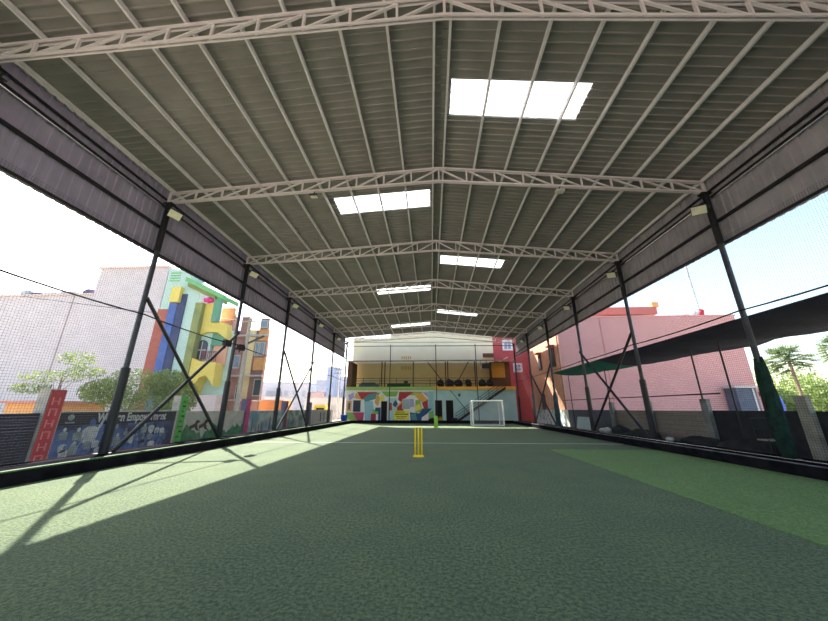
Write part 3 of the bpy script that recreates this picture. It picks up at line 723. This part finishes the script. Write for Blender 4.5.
# compound wall on the right
XW = 11.0
for nm, y0, y1, m_, lab in (('compound_wall', -4, 13.9, M['blackcloth'], 'nearest stretch of right boundary wall covered with black cloth'), ('compound_wall', 13.9, 20.6, M['blockwall'], 'grey block stretch of the right boundary wall below the pink building'), ('compound_wall', 20.6, 27.3, M['slate'], 'slate painted stretch of the right boundary wall'), ('compound_wall', 27.3, 35.5, M['graffiti'], 'white stretch of right boundary wall with blue painted marks near the red building')):
    mb = MB(); mb.box(XW, XW + .2, y0, y1, -.04, 1.4 + (.02 if y0 < 0 else 0)); tag(mb.build(nm, m_), lab, 'wall', 'right boundary wall stretches')
for i, y in enumerate((6.8, 10.2, 13.65, 17.1, 20.5)):
    c = mat('post_grey', (120, 122, 128), .9, rgb2=(150, 152, 156), scale=3) if i != 1 else M['conc']  # second post takes a paler concrete, sunlight put into its colour
    mb = MB(); mb.box(10.78, 10.93, y - .16, y + .16, -.04, 1.86)
    tag(mb.build('concrete_post', c), ['grey concrete post against the black cloth at the right edge of the photo, nearest', 'concrete post toned pale as if sunlit, against the black cloth near the bundled green net', 'grey concrete post where black cloth meets the grey block wall', 'grey concrete post in front of the grey block wall beside third right column', 'grey concrete post at the start of the slate wall'][i], 'post', 'posts of the right boundary wall')
# heaps / bags between kerb and wall
for i, (x, y, rx, ry, rz) in enumerate(((10.1, 11.7, .35, .9, .32), (10.1, 13.3, .35, 1.0, .3), (10.0, 16.6, .35, 1.3, .32), (10.0, 18.4, .35, .8, .36))):
    mb = MB(); mb.blob((0, 0, rz * .75), (rx, ry, rz), i + 60, 16, 9, amp=.14); o_ = mb.build('cloth_heap', M['blackcloth'], smooth=True); o_.location = (x, y, -.04)
    tag(o_, ['heap of black cloth behind the right kerb by the black metal frame', 'heap of black cloth behind the kerb beside the white sack', 'long heap of black cloth by the third right column', 'heap of black cloth between the braces behind right kerb'][i], 'cloth heap', 'black cloth heaps')
for i, (x, y, s) in enumerate(((9.4, 13.95, .13), (9.5, 18.75, .2), (9.5, 19.3, .15))):
    mb = MB(); mb.blob((0, 0, s * .55), (s, s * 1.2, s * .7), i + 80, 12, 8, amp=.15); o_ = mb.build('sack', M['bag'], smooth=True); o_.location = (x, y, .27)
    tag(o_, ['small white sack on the right kerb where the black cloth heap begins', 'white sack on the right kerb under the crossing braces', 'white sack on the right kerb close to the fourth column'][i], 'sack', 'white sacks on the right kerb')
mb = MB(); mb.add([(9.42, 20.35, .27), (9.46, 20.35, .27), (9.46, 22.4, .27), (9.42, 22.4, .27), (9.58, 20.35, 1.0), (9.62, 20.35, 1.0), (9.62, 22.4, 1.0), (9.58, 22.4, 1.0)], [(0, 3, 2, 1), (4, 5, 6, 7), (0, 1, 5, 4), (1, 2, 6, 5), (2, 3, 7, 6), (3, 0, 4, 7)])
tag(mb.build('leaning_board', M['board']), 'pale blue board leaning on the right kerb beside the fourth column', 'board')
# metal frame
t = empty('metal_frame', 'black tubular metal frame standing by the black cloth near the green bundle', 'frame', (10.1, 10.7, -.04)); t.scale = (.62, .62, 1)
for (a, b) in (((-.35, -.3), 'leg'), ((.35, -.3), 'leg'), ((-.35, .3), 'leg'), ((.35, .3), 'leg')):
    mb = MB(); mb.tube([(a[0], a[1], 0), (a[0], a[1], 1.25 if a[1] > 0 else .65)], .025, 8); mb.build('leg', M['black'], t)
mb = MB(); mb.box(-.35, .35, -.3, .3, .62, .66); mb.build('seat', M['conc'], t)
mb = MB(); mb.tube([(-.35, .3, 1.25), (.35, .3, 1.25)], .025, 8); mb.tube([(-.35, .3, .95), (.35, .3, .95)], .02, 8); mb.build('back_rail', M['black'], t)
# shade cloths
def cloth(x0, x1, y0, y1, fz, name, m_, lab, nx=12, ny=40):
    vs = []; fs = []
    for s in (0, .015):
        for j in range(ny + 1):
            for i in range(nx + 1):
                x = x0 + (x1 - x0) * i / nx; y = y0 + (y1 - y0) * j / ny; vs.append((x, y, fz(x, y) + s))
    S = (nx + 1) * (ny + 1)
    for j in range(ny):
        for i in range(nx):
            a = j * (nx + 1) + i; q = (a, a + 1, a + nx + 2, a + nx + 1); fs.append(q[::-1]); fs.append(tuple(v + S for v in q))
    mb = MB(); mb.add(vs, fs); return tag(mb.build(name, m_, smooth=True), lab, 'shade cloth', 'shade cloths on the right')
def fz(x, y):
    u = (x - 9.45) / 3.6; return 4.12 - .25 * math.sin(math.pi * min(1, u)) - .14 * u + .05 * math.sin(y * 1.7 + x) * u + .04 * math.sin(y * 4.1 + 2 * x) * u + (.3 * u * max(0, (y - 14) / 12))
cloth(9.45, 13.1, 2.0, 18.6, fz, 'shade_cloth', M['shadeblack'], 'long black shade cloth sagging outside the right side above the wall')
cloth(9.45, 13.1, 18.6, 25.6, fz, 'shade_cloth', M['shadegreen'], 'green shade cloth beyond the black one on the right', ny=16)
for i, (x, y, z0) in enumerate(((10.4, 11.85, -.04), (10.8, 13.65, 1.86), (10.8, 20.5, 1.86), (10.4, 24.9, -.04))):
    rail('shade_pole', [(x, y, z0), (x, y, fz(x, y) - .03)], .03, M['black'], ['thin black pole holding the black shade cloth in front of the black cloth wall', 'thin black pole on the grey post where the cloth wall starts', 'thin black pole on the grey post at the slate wall', 'thin dark pole under the tip of the green shade cloth'][i], 'pole')

# ------------------------------------------------------------------ right background greenery and pole
def tree(name, x, y, h, crown, m_, lab, seed, trunk_r=.12, leaf=.18, n=900, group=None, trunk_h=None):
    t = empty(name, lab, 'tree', (x, y, -.04), group=group)
    rr = random.Random(seed); th = trunk_h or h * .6
    mb = MB(); mb.tube([(0, 0, 0), (rr.uniform(-.15, .15), 0, th * .5), (rr.uniform(-.2, .2), rr.uniform(-.2, .2), th)], [trunk_r, trunk_r * .8, trunk_r * .6], 8)
    for c_, r_ in crown: mb.tube([(0, 0, th * .7), tuple(Vector(c_) * .8 + Vector((0, 0, th * .15)))], [trunk_r * .45, trunk_r * .15], 6)
    mb.build('trunk', M['bark'], t)
    mb = MB()
    for i, (c_, r_) in enumerate(crown): mb.leaves(c_, r_, n, leaf, seed * 10 + i)
    mb.build('foliage', m_, t)
    return t
def palm(x, y, h, lab, seed, m_=None):
    t = empty('palm_tree', lab, 'tree', (x, y, -.04), group='palms beyond the right wall')
    mb = MB(); mb.tube([(0, 0, 0), (.1, 0, h * .5), (0, 0, h)], [.18, .13, .12], 8); mb.build('trunk', M['bark'], t)
    rr = random.Random(seed); mb = MB()
    for k in range(64):
        a = rr.uniform(0, 6.28); el = rr.uniform(-.7, 1.3); L_ = rr.uniform(1.5, 2.3)
        d = Vector((math.cos(a) * math.cos(el), math.sin(a) * math.cos(el), math.sin(el)))
        c_ = Vector((0, 0, h)) + d * L_ * .55
        for q in range(11):
            sw = (q - 5) * .16; s_ = Vector((-math.sin(a), math.cos(a), 0))
            e = Vector((0, 0, h)) + d * L_ + s_ * sw * 1.6 + Vector((0, 0, -.15 * abs(sw) * 3)) - d * abs(sw) * .5
            w = (d.cross(s_)).normalized() * .03 + s_ * .05
            mb.add([c_ - w, c_ + w, e], [(0, 1, 2)])
        mb.tube([(0, 0, h), tuple(c_)], .025, 4)
    mb.build('fronds', m_ or M['leafd'], t)
palm(34.6, 32.5, 6.0, 'fan palm tree beyond the wall just right of the bundled green net', 3)
palm(42.3, 34.5, 7.4, 'fan palm cropped by the right edge of the photo', 8)
for i, (x, y, w, h, lab) in enumerate(((37, 38, 2.6, 3.6, 'bright green bush behind the fan palm trunk'), (45.5, 42, 3.0, 5.3, 'bright green bush behind the leaning pole at the right edge'), (29.6, 40.5, 2.3, 4.8, 'pale green tree between the pink building and fan palm'), (53, 51, 4.6, 8.0, 'tall pale tree at the far right edge'))):
    tree('bush', x, y, h, [((0, 0, h * .55), (w, w, h * .5)), ((w * .5, 0, h * .4), (w * .7, w * .7, h * .4))], M['leaf'] if i != 2 else M['leafd'], lab, 30 + i, leaf=.26, n=1300, group='greenery beyond the right wall', trunk_h=h * .4)
t = empty('utility_pole', 'pale concrete utility pole leaning among the trees at the right edge', 'pole', (38.6, 32, 0))
mb = MB(); mb.tube([(0, 0, -.04), (-.3, 0, 7.4)], [.16, .1], 8); mb.build('pole_shaft', M['polec'], t)
MB().bar((-1.3, 0, 6.9), (.7, 0, 6.9), .1, .1).build('cross_arm', M['polec'], t)
t = empty('tiled_house', 'low house with orange tiled roof beyond the bundled green net', 'house', (30.3, 33, 0))
MB().box(-1.6, 2.0, 0, 4, 0, 2.6).build('wall', M['pinkb'], t)
MB().prism([(-2.2, 4.6), (-2.2, 4.4), (2.3, 2.4), (2.3, 2.6)], -.3, 4.3, 'xz').build('roof', M['terracotta'], t)
mb = MB(); mb.lathe((0, 0, 0), [(.4, 0), (.42, .1), (.42, .8), (.3, 1.0), (.15, 1.05)], 16); o_ = mb.build('water_tank', M['bluetub'], smooth=True); o_.location = (31.6, 31.8, 0); 
tag(o_, 'blue water tank beside the pale concrete post', 'tank'); 
o_.location.z = -.04; o_.scale = (1.0, 1.0, 2.6)

# ------------------------------------------------------------------ left boundary wall
XB = -10.5
wl = [(-4, 3.5, 'navysheet', 'navy metal sheet stretch of the left wall beside the camera'), (3.85, 8.55, 'navysheet', 'navy metal sheet stretch of the left wall before the red pillar'), (8.95, 13.4, 'posterd', 'stretch of left wall behind the blue crowd poster'), (13.75, 18.45, 'wallmural1', 'faded white left wall stretch with painted green grass'), (18.8, 23.55, 'wallmural2', 'left wall stretch with blue painted marks past the magenta pillar'), (23.9, 28.4, 'wallmural3', 'grey green left wall stretch with dark streaks'), (28.8, 35.6, 'wallplain', 'plain pale left wall stretch near the far corner')]
for y0, y1, m_, lab in wl:
    mb = MB(); mb.box(XB - .35, XB - .15, y0, y1, -.04, 1.38)
    mats = [M[m_], M['mgrass'], M['ink'], M['greywhite'], M['mteal'], M['purple']]
    rr = random.Random(int(y0 * 3) + 50); X_ = XB - .15
    if m_ == 'navysheet':
        for k in range(5): mb.box(X_, X_ + .02, y0, y1, 1.28 - k * .09, 1.30 - k * .09, 5)
    if m_ == 'wallmural1':
        poly = [(y0, 0), (y1, 0), (y1, .75)]; n = 26
        for k in range(n - 1, 0, -1): poly.append((y0 + (y1 - y0) * k / n, .45 + .2 * math.sin(k * .6) + rr.uniform(-.1, .22)))
        poly.append((y0, .5)); mb.prism(poly, X_, X_ + .006, 'yz', 1)
        for cy in (y0 + .9, y0 + 1.5):   # leaping painted figures
            mb.prism([(cy - .35, .75), (cy - .05, .85), (cy + .05, 1.0), (cy + .3, .95), (cy + .12, .82), (cy + .2, .62), (cy + .4, .5), (cy + .08, .58), (cy - .02, .7), (cy - .3, .6)], X_, X_ + .01, 'yz', 2)
    if m_ in ('wallmural2', 'wallmural3'):
        for k in range(16):
            y = rr.uniform(y0 + .2, y1 - .3); w = rr.uniform(.05, .2); z = rr.uniform(.5, 1.1)
            mb.prism([(y, .1), (y + w, .15), (y + w * .8, z), (y + w * .2, z * .95)], X_, X_ + .006, 'yz', rr.choice([2, 4, 5, 3, 1]))
    if m_ == 'wallplain':
        for k in range(4):
            y = 31.5 + k; mb.prism([(y, .3), (y + .3, .3), (y + .3, 1.2), (y, 1.1)], X_, X_ + .006, 'yz', (2, 5, 2, 1)[k])
    tag(mb.build('compound_wall', mats), lab, 'wall', 'left boundary wall stretches')
pil = [(3.5, 'purple', 'posterd', 'grey pillar of the left wall beside the camera'), (8.55, 'redpill', 'conc', 'red faced pillar with pale vertical lettering on the left wall'), (13.4, 'greenpill', 'conc', 'green painted pillar right of the blue crowd poster'), (18.45, 'magenta', 'purple', 'magenta painted pillar beside the utility pole'), (23.55, 'maroon', 'purple', 'maroon pillar of the left wall between the crossed braces'), (28.4, 'purple', 'purple', 'grey purple pillar of the left wall, farthest one')]
for y, mf, ms, lab in pil:
    t = empty('wall_pillar', lab, 'pillar', (XB - .1, y, 0), group='left boundary wall pillars')
    MB().box(-.3, .03, .0, .4, -.04, 2.02).build('pillar_core', M[ms], t)
    MB().box(.03, .05, .03, .4, .0, 2.0).build('painted_face', M[mf], t)
    if mf == 'redpill':
        for k in range(6):
            z = 1.8 - k * .3; mb = MB(); rr = random.Random(k)
            mb.box(.05, .056, .1, .14, z - .2, z); mb.box(.05, .056, .26, .3, z - .2, z); mb.box(.05, .056, .12, .3, z - (.03 if k % 2 else .12), z - (0 if k % 2 else .09))
            mb.build('lettering', M['redlet'], t)
        for dy in (.08, .32):
            mb = MB(); mb.tube([(-.1, dy, 2.02), (-.1, dy, 2.16)], .01, 5); mb.build('rebar', M['dark'], t)
    if mf == 'greenpill':
        mb = MB(); rr = random.Random(4)
        for k in range(9): mb.box(.05, .056, rr.uniform(.05, .2), rr.uniform(.24, .36), .15 + k * .2, .15 + k * .2 + rr.uniform(.03, .08))
        mb.build('dark_marks', M['ink'], t)
# crowd poster
t = empty('wall_poster', 'long blue poster of a crowd with the heading Women Empowerment on the left wall', 'poster', (XB - .13, 0, 0))
MB().box(0, .02, 9.0, 13.38, .0, 1.39).build('poster_sheet', M['poster'], t)
MB().box(.02, .024, 9.0, 13.38, 1.02, 1.38).build('header_band', M['posterd'], t)
mb = MB(); mb.box(0, .05, 8.92, 9.0, 0, 1.42); mb.box(0, .05, 13.34, 13.42, 0, 1.42); mb.box(0, .05, 8.92, 13.4, 1.39, 1.42); mb.build('poster_frame', M['greywhite'], t)
def text_mesh(txt, size):
    cu = bpy.data.curves.new('lettering', 'FONT'); cu.body = txt; cu.size = size; cu.extrude = .002; cu.offset = .012
    ob = bpy.data.objects.new('tmp', cu); COL.objects.link(ob)
    bpy.context.view_layer.update()
    me = bpy.data.meshes.new_from_object(ob.evaluated_get(bpy.context.evaluated_depsgraph_get()))
    bpy.data.objects.remove(ob); bpy.data.curves.remove(cu); return me
me = text_mesh('Women Empowerment', .36); xs_ = [v.co.x for v in me.vertices]; wd = max(xs_) - min(xs_)
sc = 2.75 / wd
for v in me.vertices:
    x, y, z = v.co; v.co = (.03 + z, 10.1 + x * sc, 1.09 + y * 1.1)
me.materials.append(M['figw']); ob = bpy.data.objects.new('lettering', me); COL.objects.link(ob); ob.parent = t
mb = MB(); mb.lathe((0, 0, 0), [(.09, 0), (.09, .001)], 14)
mb.v = [(.028 + z, 9.32 + x, 1.25 + y) for x, y, z in mb.v]; mb.box(.026, .03, 9.2, 9.45, 1.08, 1.12); mb.build('emblem', M['figl'], t)
def person_print(cy, cz, s, mi, mb, arm):
    hd = [(cy + .09 * s * math.cos(a), cz + .55 * s + .11 * s * math.sin(a)) for a in [k * .628 for k in range(10)]]
    mb.prism(hd, .024, .028 + .001 * mi, 'yz', (mi + 1) % 3)
    mb.prism([(cy - .2 * s, cz), (cy + .2 * s, cz), (cy + .24 * s, cz + .35 * s), (cy + .1 * s, cz + .45 * s), (cy - .1 * s, cz + .45 * s), (cy - .24 * s, cz + .35 * s)], .022, .026 + .001 * mi, 'yz', mi)
    if arm: mb.prism([(cy + .15 * s, cz + .3 * s), (cy + .26 * s, cz + .38 * s), (cy + .42 * s, cz + .8 * s), (cy + .34 * s, cz + .82 * s)], .023, .0265 + .001 * mi, 'yz', mi)
mb = MB(); rr = random.Random(11)
for row, (z, s) in enumerate(((.62, .55), (.35, .6), (.1, .7))):
    y = 9.25 + row * .07
    while y < 13.1:
        if not (row == 0 and 10.0 < y < 10.3): person_print(y, z + rr.uniform(-.06, .1), s * rr.uniform(.75, 1.05), rr.choice([0, 1, 1, 2]), mb, rr.random() < .35)
        y += rr.uniform(.22, .42)
person_print(10.0, .5, 1.05, 0, mb, True)
mb.build('printed_crowd', [M['figw'], M['figb'], M['figl']], t)

# ------------------------------------------------------------------ left background
YB = 22.0
t = empty('pale_building', 'huge pale pinkish brick wall building filling the left background', 'building', (0, YB, 0))
MB().box(-60, -26.3, 0, 7, 0, 10.0).build('low_wall', M['pale'], t)
MB().box(-26.3, -20.6, 0, 7, 0, 12.2).build('high_wall', M['pale'], t)
MB().box(-60, -26.3, -.1, 7, 10.0, 10.12).box(-26.45, -20.6, -.12, 7, 12.2, 12.36).build('coping', M['palecap'], t)
MB().box(-27.86, -27.76, -.03, 0, 0, 9.95).build('drain_pipe', mat('pale_seam', (176, 162, 160), .8), t)
for i, (x, w, h, m_, lab) in enumerate(((-32.5, .5, .35, M['haze2'], 'grey mauve bundle on the pale roof edge, leftmost of the row'), (-31.6, .6, .22, M['purple'], 'purple grey bundle on the pale roof edge'), (-30.4, .8, .2, M['greywhite'], 'pale bundle on the pale roof edge'), (-28.9, .8, .25, M['haze2'], 'grey bundle on the pale roof edge where the cable passes'), (-27.2, .6, .34, M['purple'], 'purple grey bundle on the pale roof edge next to the taller block'))):
    mb = MB(); mb.blob((0, 0, h * .7), (w, .4, h), i + 100, amp=.12); o_ = mb.build('roof_bundle', m_, smooth=True); o_.location = (x, YB + .5, 10.1); tag(o_, lab, 'bundle', 'bundles on the pale roof')

t = empty('colourful_building', 'multicoloured building with yellow balconies, mint walls and arched window', 'building', (0, YB, 0))
P = lambda mb, n, m_: mb.build(n, m_, t)
P(MB().prism([(-20.55, 0), (-17.6, 0), (-20.0, 3.2), (-20.55, 3.4)], 0, 12.0, 'xy').prism([(-17.7, .9), (-14.95, .9), (-17.2, 4.2), (-19.4, 4.2)], 0, 7.2, 'xy'), 'wall', M['mint'])
P(MB().box(-20.6, -19.75, -.08, 0, 0, 8.7), 'brick_red_band', M['brickred'])
P(MB().box(-19.75, -19.15, -.14, 0, 0, 9.3), 'blue_band', M['blue'])
P(MB().box(-19.15, -18.55, -.1, 0, 0, 9.9), 'navy_band', M['navy'])
P(MB().box(-19.65, -18.95, -.35, 0, 9.2, 10.4), 'yellow_box', M['ynow'])
for k in range(4): P(MB().box(-20.3, -19.5, -.03, 0, 11.0 + k * .22, 11.1 + k * .22), 'green_stripe', M['greenp'])
P(MB().box(-17.75, -17.2, -.06, .9, 0, 9.2), 'olive_shadow_pier', M['olive'])  # olive colour stands in for shadow on the yellow and mint walls
P(MB().prism([(-17.75, 9.25), (-16.65, 9.25), (-16.4, 7.9), (-15.25, 7.6), (-15.05, 6.4), (-15.35, 6.6), (-15.9, 6.95), (-16.7, 7.0), (-17.3, 6.7), (-17.7, 6.7)], .3, .95, 'xz'), 'yellow_parapet', M['ynow'])
arc = [(-16.2 + .95 * math.cos(a), 6.0 + 1.0 * math.sin(a)) for a in [math.pi * k / 12 for k in range(13)]]
P(MB().prism(arc, .6, .9, 'xz'), 'green_arch', M['greend'])
arc = [(-16.95 + .36 * math.cos(a), 6.0 + .4 * math.sin(a)) for a in [math.pi * k / 10 for k in range(11)]] + [(-17.31, 4.95), (-16.59, 4.95)]
w = P(MB().prism(arc, .45, .6, 'xz'), 'arched_window', M['glass'])
MB().box(-16.98, -16.92, .42, .45, 4.95, 6.3).box(-17.3, -16.6, .42, .45, 5.6, 5.68).build('window_bars', M['greywhite'], w)
P(MB().box(-17.25, -16.4, .55, .9, 4.5, 7.0), 'window_wall', M['mint'])
P(MB().box(-16.2, -15.2, .75, .9, 4.5, 6.6), 'peach_panel', M['peach'])
P(MB().prism([(-17.8, 5.35), (-17.2, 5.0), (-16.6, 4.75), (-15.35, 4.65), (-15.3, 3.0), (-15.5, 3.3), (-15.95, 3.75), (-16.4, 3.6), (-16.65, 3.0), (-16.7, 2.4), (-17.8, 2.4)], .0, .9, 'xz'), 'yellow_balcony', M['ynow'])
mb = MB()
for k in range(9): mb.box(-16.5 + k * .13, -16.46 + k * .13, .02, .06, 4.7, 5.4)
mb.box(-16.55, -15.4, .0, .08, 5.4, 5.46); P(mb, 'balcony_railing', M['maroon'])
P(MB().box(-17.8, -15.0, .2, .9, 0, 2.4), 'ground_wall', M['palecap'])
mb = MB(); mb.prism([(-18.7, 11.2), (-18.7, 10.85), (-15.4, 9.3), (-15.4, 9.65)], -.4, -.1, 'xz'); mb.prism([(-18.7, 11.2), (-18.7, 10.85), (-15.4, 9.3), (-15.4, 9.65)], 1.2, 1.5, 'xz'); P(mb, 'pergola_beam', M['greenp'])
P(MB().prism([(-18.6, 10.85), (-18.6, 10.5), (-16.2, 9.4), (-16.2, 9.7)], -.2, 1.3, 'xz'), 'pergola_slab', M['olive'])
P(MB().box(-16.35, -15.85, .0, .28, 7.7, 9.6), 'pergola_post', M['greend'])
P(MB().blob((-16.9, .2, 9.45), (.4, .3, .2), 5, amp=.2), 'pink_ornament', M['pinkhot'])

t = empty('apartment_building', 'brown and orange apartment building behind the utility pole', 'building', (0, 30, 0))
P = lambda mb, n, m_: mb.build(n, m_, t)
P(MB().prism([(-21.3, 0), (-16.1, 0), (-19.8, 7.4), (-25, 7.4)], 0, 9.0, 'xy').prism([(-21.3, 0), (-20.0, 0), (-21.5, 3), (-22.8, 3)], 9.0, 11.2, 'xy').prism([(-17.0, 0), (-16.1, 0), (-17.4, 2.5), (-18.3, 2.5)], 9.0, 10.2, 'xy').prism([(-19.0, 0), (-18.2, 0), (-19.2, 2), (-20, 2)], 9.0, 10.4, 'xy'), 'wall', M['brown'])
for x0, x1, z0, z1 in ((-21.1, -19.8, 9.95, 11.3), (-21.1, -19.7, 5.7, 7.0), (-16.85, -15.95, 7.9, 9.0), (-17.0, -15.95, 5.0, 6.2), (-20.9, -19.0, 0.6, 2.2), (-17.2, -15.9, 0, 2.2)):
    P(MB().box(x0, x1, -.25, 0, z0, z1), 'orange_panel', M['orange'])
for z in (8.3, 4.4): P(MB().box(-21.4, -15.9, -.5, 0, z, z + .14), 'white_ledge', M['greywhite'])
P(MB().box(-18.0, -17.3, -.08, 0, 0, 9.0), 'cream_pier', M['cream'])
for x0, x1, z0, z1 in ((-19.5, -18.5, 5.2, 6.5), (-17.2, -16.8, 6.4, 7.8), (-16.75, -16.2, 6.4, 7.8), (-16.8, -16.0, 2.6, 4.2), (-18.5, -17.9, 2.3, 3.6), (-20.6, -19.6, 2.6, 3.2), (-17.0, -16.2, 9.2, 10.0)):
    w = P(MB().box(x0, x1, -.06, 0, z0, z1), 'window', M['greywhite']); MB().box(x0 + .1, x1 - .1, -.08, -.06, z0 + .1, z1 - .1).build('pane', M['glassb'] if z0 > 4 else M['glass'], w)

t = empty('utility_pole', 'tall concrete utility pole with cross arm in front of the brown apartment building', 'pole', (-14.5, 24, 0))
mb = MB(); mb.tube([(0, 0, -.04), (0, 0, 8.5)], [.2, .13], 10); mb.build('pole_shaft', M['polec'], t)
MB().bar((-1.4, 0, 5.75), (1.35, 0, 7.0), .12, .12).build('cross_arm', M['dark'], t)
MB().bar((-.5, -.12, 8.2), (.5, -.12, 8.2), .1, .1).build('top_arm', M['polec'], t)
mb = MB()
for x in (-1.2, -.6, .6, 1.2): mb.tube([(x, 0, 6.38 + x * .45), (x, 0, 6.6 + x * .45)], .05, 6)
mb.build('insulators', M['greywhite'], t)
rail('cable', [(-30, 20.5, 9.4), (-22, 22 - .4, 8.5), (-14.5, 23.9, 8.2)], .02, M['dark'], 'thin wire running from the pale wall to the utility pole', 'cable')

# low sheds and distant town
for nm, x0, x1, y0, z0, m_, mr, lab in (('low_house', -20.5, -17.7, 38.6, 2.4, M['orange'], M['palecap'], 'low orange house with pale roof past the apartment building'), ('low_house', -21.3, -15.7, 26.7, 2.1, M['terracotta'], M['palecap'], 'low terracotta wall at the foot of the apartment building'), ('low_house', -21.6, -18.8, 15.7, 1.75, M['orange'], M['terracotta'], 'low orange block behind the red lettered pillar')):
    t = empty(nm, lab, 'house', ((x0 + x1) / 2, y0, 0)); w = (x1 - x0) / 2
    MB().box(-w, w, 0, 2.5, 0, z0).build('wall', m_, t); MB().box(-w - .15, w + .15, -.2, 2.7, z0, z0 + .12).build('roof', mr, t)
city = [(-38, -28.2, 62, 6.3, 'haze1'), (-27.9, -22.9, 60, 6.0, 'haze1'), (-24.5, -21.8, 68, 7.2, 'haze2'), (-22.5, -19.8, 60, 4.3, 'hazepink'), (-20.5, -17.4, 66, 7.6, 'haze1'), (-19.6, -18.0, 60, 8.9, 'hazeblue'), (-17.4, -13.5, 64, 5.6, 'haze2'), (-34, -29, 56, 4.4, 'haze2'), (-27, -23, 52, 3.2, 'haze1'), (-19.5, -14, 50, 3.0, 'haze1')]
cl = ['widest pale distant house block on the left', 'pale distant block between the crossed braces', 'grey distant block right of the crossed braces', 'pinkish distant house low behind the left wall', 'tall pale distant block beside the blue one', 'blue distant tower near the far left corner', 'grey distant block next to the far corner post', 'grey low distant block by the apartment building', 'pale low distant block behind the boundary wall', 'pale low distant block beside the small yellow vehicle']
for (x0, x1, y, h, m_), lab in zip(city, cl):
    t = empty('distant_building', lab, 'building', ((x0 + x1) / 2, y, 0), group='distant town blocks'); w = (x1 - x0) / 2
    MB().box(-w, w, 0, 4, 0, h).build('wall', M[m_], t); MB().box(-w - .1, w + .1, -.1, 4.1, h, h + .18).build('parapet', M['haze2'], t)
    n = max(1, int(w * 2 / 1.4))
    for k in range(n):
        for f in range(int(h / 2.6)):
            x = -w + (k + .5) * 2 * w / n; MB().box(x - .35, x + .35, -.04, 0, 1 + f * 2.6, 2.1 + f * 2.6).build('window', M['haze2'] if m_ != 'haze2' else M['glassb'], t)
t = empty('utility_pole', 'thin distant utility pole near the far left corner', 'pole', (-13.2, 46, 0))
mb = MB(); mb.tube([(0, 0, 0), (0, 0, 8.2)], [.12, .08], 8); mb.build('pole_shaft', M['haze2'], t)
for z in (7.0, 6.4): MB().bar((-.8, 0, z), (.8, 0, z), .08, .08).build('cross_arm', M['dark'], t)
t = empty('auto_rickshaw', 'small yellow canopied vehicle parked beyond the far left corner', 'vehicle', (-12.4, 37.5, -.04))
MB().prism([(-.9, .45), (.9, .45), (.95, 1.0), (.6, 1.15), (.45, 1.75), (-.85, 1.75), (-.95, 1.1)], -.6, .6, 'xz').build('body', mat('vehicle_yellow', (232, 206, 60), .4), t)
MB().prism([(-.9, 1.75), (.5, 1.75), (.35, 1.95), (-.8, 1.95)], -.62, .62, 'xz').build('canopy', mat('vehicle_canopy', (236, 214, 90), .5), t)
MB().box(-.6, .3, -.62, -.6, 1.05, 1.6).build('side_opening', M['hole'], t)
for x, y in ((.75, 0), (-.6, -.5), (-.6, .5)):
    mb = MB(); mb.tube([(x, y - .06, .26), (x, y + .06, .26)], .26, 14); mb.build('wheel', M['black'], t)

# trees on the left
tree('feathery_tree', -14.2, 14.8, 4.4, [((.3, 0, 2.6), (1.6, 1.2, .8)), ((1.5, .3, 2.7), (1.0, .9, .7)), ((2.2, .2, 2.0), (.9, .8, .9)), ((-1.2, -.2, 2.3), (1.0, .8, .6)), ((.8, .2, 1.7), (2.1, 1.1, .7))], M['leaf'], 'feathery light green tree above the left wall poster', 5, .08, .075, 1900, trunk_h=2.0)
tree('feathery_tree', -16.6, 13.6, 5.2, [((-.3, 0, 2.9), (1.5, .8, .3)), ((.6, 0, 3.7), (.9, .5, .35)), ((1.2, 0, 3.1), (.8, .6, .3)), ((-1.2, 0, 2.4), (.9, .6, .25))], M['leaf'], 'sparse light green branches against the pale wall', 6, .04, .07, 330, trunk_h=2.9)

# ------------------------------------------------------------------ light and sky
w = bpy.data.worlds.new('World'); SC.world = w; w.use_nodes = True
nt = w.node_tree; bg = nt.nodes['Background']
sk = nt.nodes.new('ShaderNodeTexSky'); sk.sky_type = 'NISHITA'; sk.sun_disc = False
sk.sun_elevation = R(41.2); sk.sun_rotation = R(-40.8); sk.air_density = 1.2; sk.dust_density = 1.6; sk.ozone_density = 1.0
hs = nt.nodes.new('ShaderNodeHueSaturation'); hs.inputs['Saturation'].default_value = 1.0
ml = nt.nodes.new('ShaderNodeMixRGB'); ml.blend_type = 'MULTIPLY'; ml.inputs['Fac'].default_value = 1; ml.inputs['Color2'].default_value = (1, .955, .9, 1)
nt.links.new(sk.outputs['Color'], hs.inputs['Color']); nt.links.new(hs.outputs['Color'], ml.inputs['Color1'])
nt.links.new(ml.outputs['Color'], bg.inputs['Color']); bg.inputs['Strength'].default_value = .29
sd = bpy.data.lights.new('sun', 'SUN'); sd.energy = 11.0; sd.angle = R(.6); sd.color = (1, .93, .82)
so = bpy.data.objects.new('sun', sd); COL.objects.link(so)
so.rotation_euler = Vector((.746, -.863, -1)).to_track_quat('-Z', 'Y').to_euler()
so.location = (-20, 30, 40)

# ------------------------------------------------------------------ camera
cd = bpy.data.cameras.new('camera'); cam = bpy.data.objects.new('camera', cd); COL.objects.link(cam)
cam.location = (0, 0, 1.5); cam.rotation_euler = (R(90 + 17.2), 0, R(2.95))
cd.sensor_width = 36; cd.lens = 36 * 316.5 / 828; cd.clip_start = .05; cd.clip_end = 500
SC.camera = cam
SC.view_settings.view_transform = 'Standard'; SC.view_settings.look = 'None'; SC.view_settings.gamma = 1
SC.view_settings.use_curve_mapping = False
SC.view_settings.exposure = .8
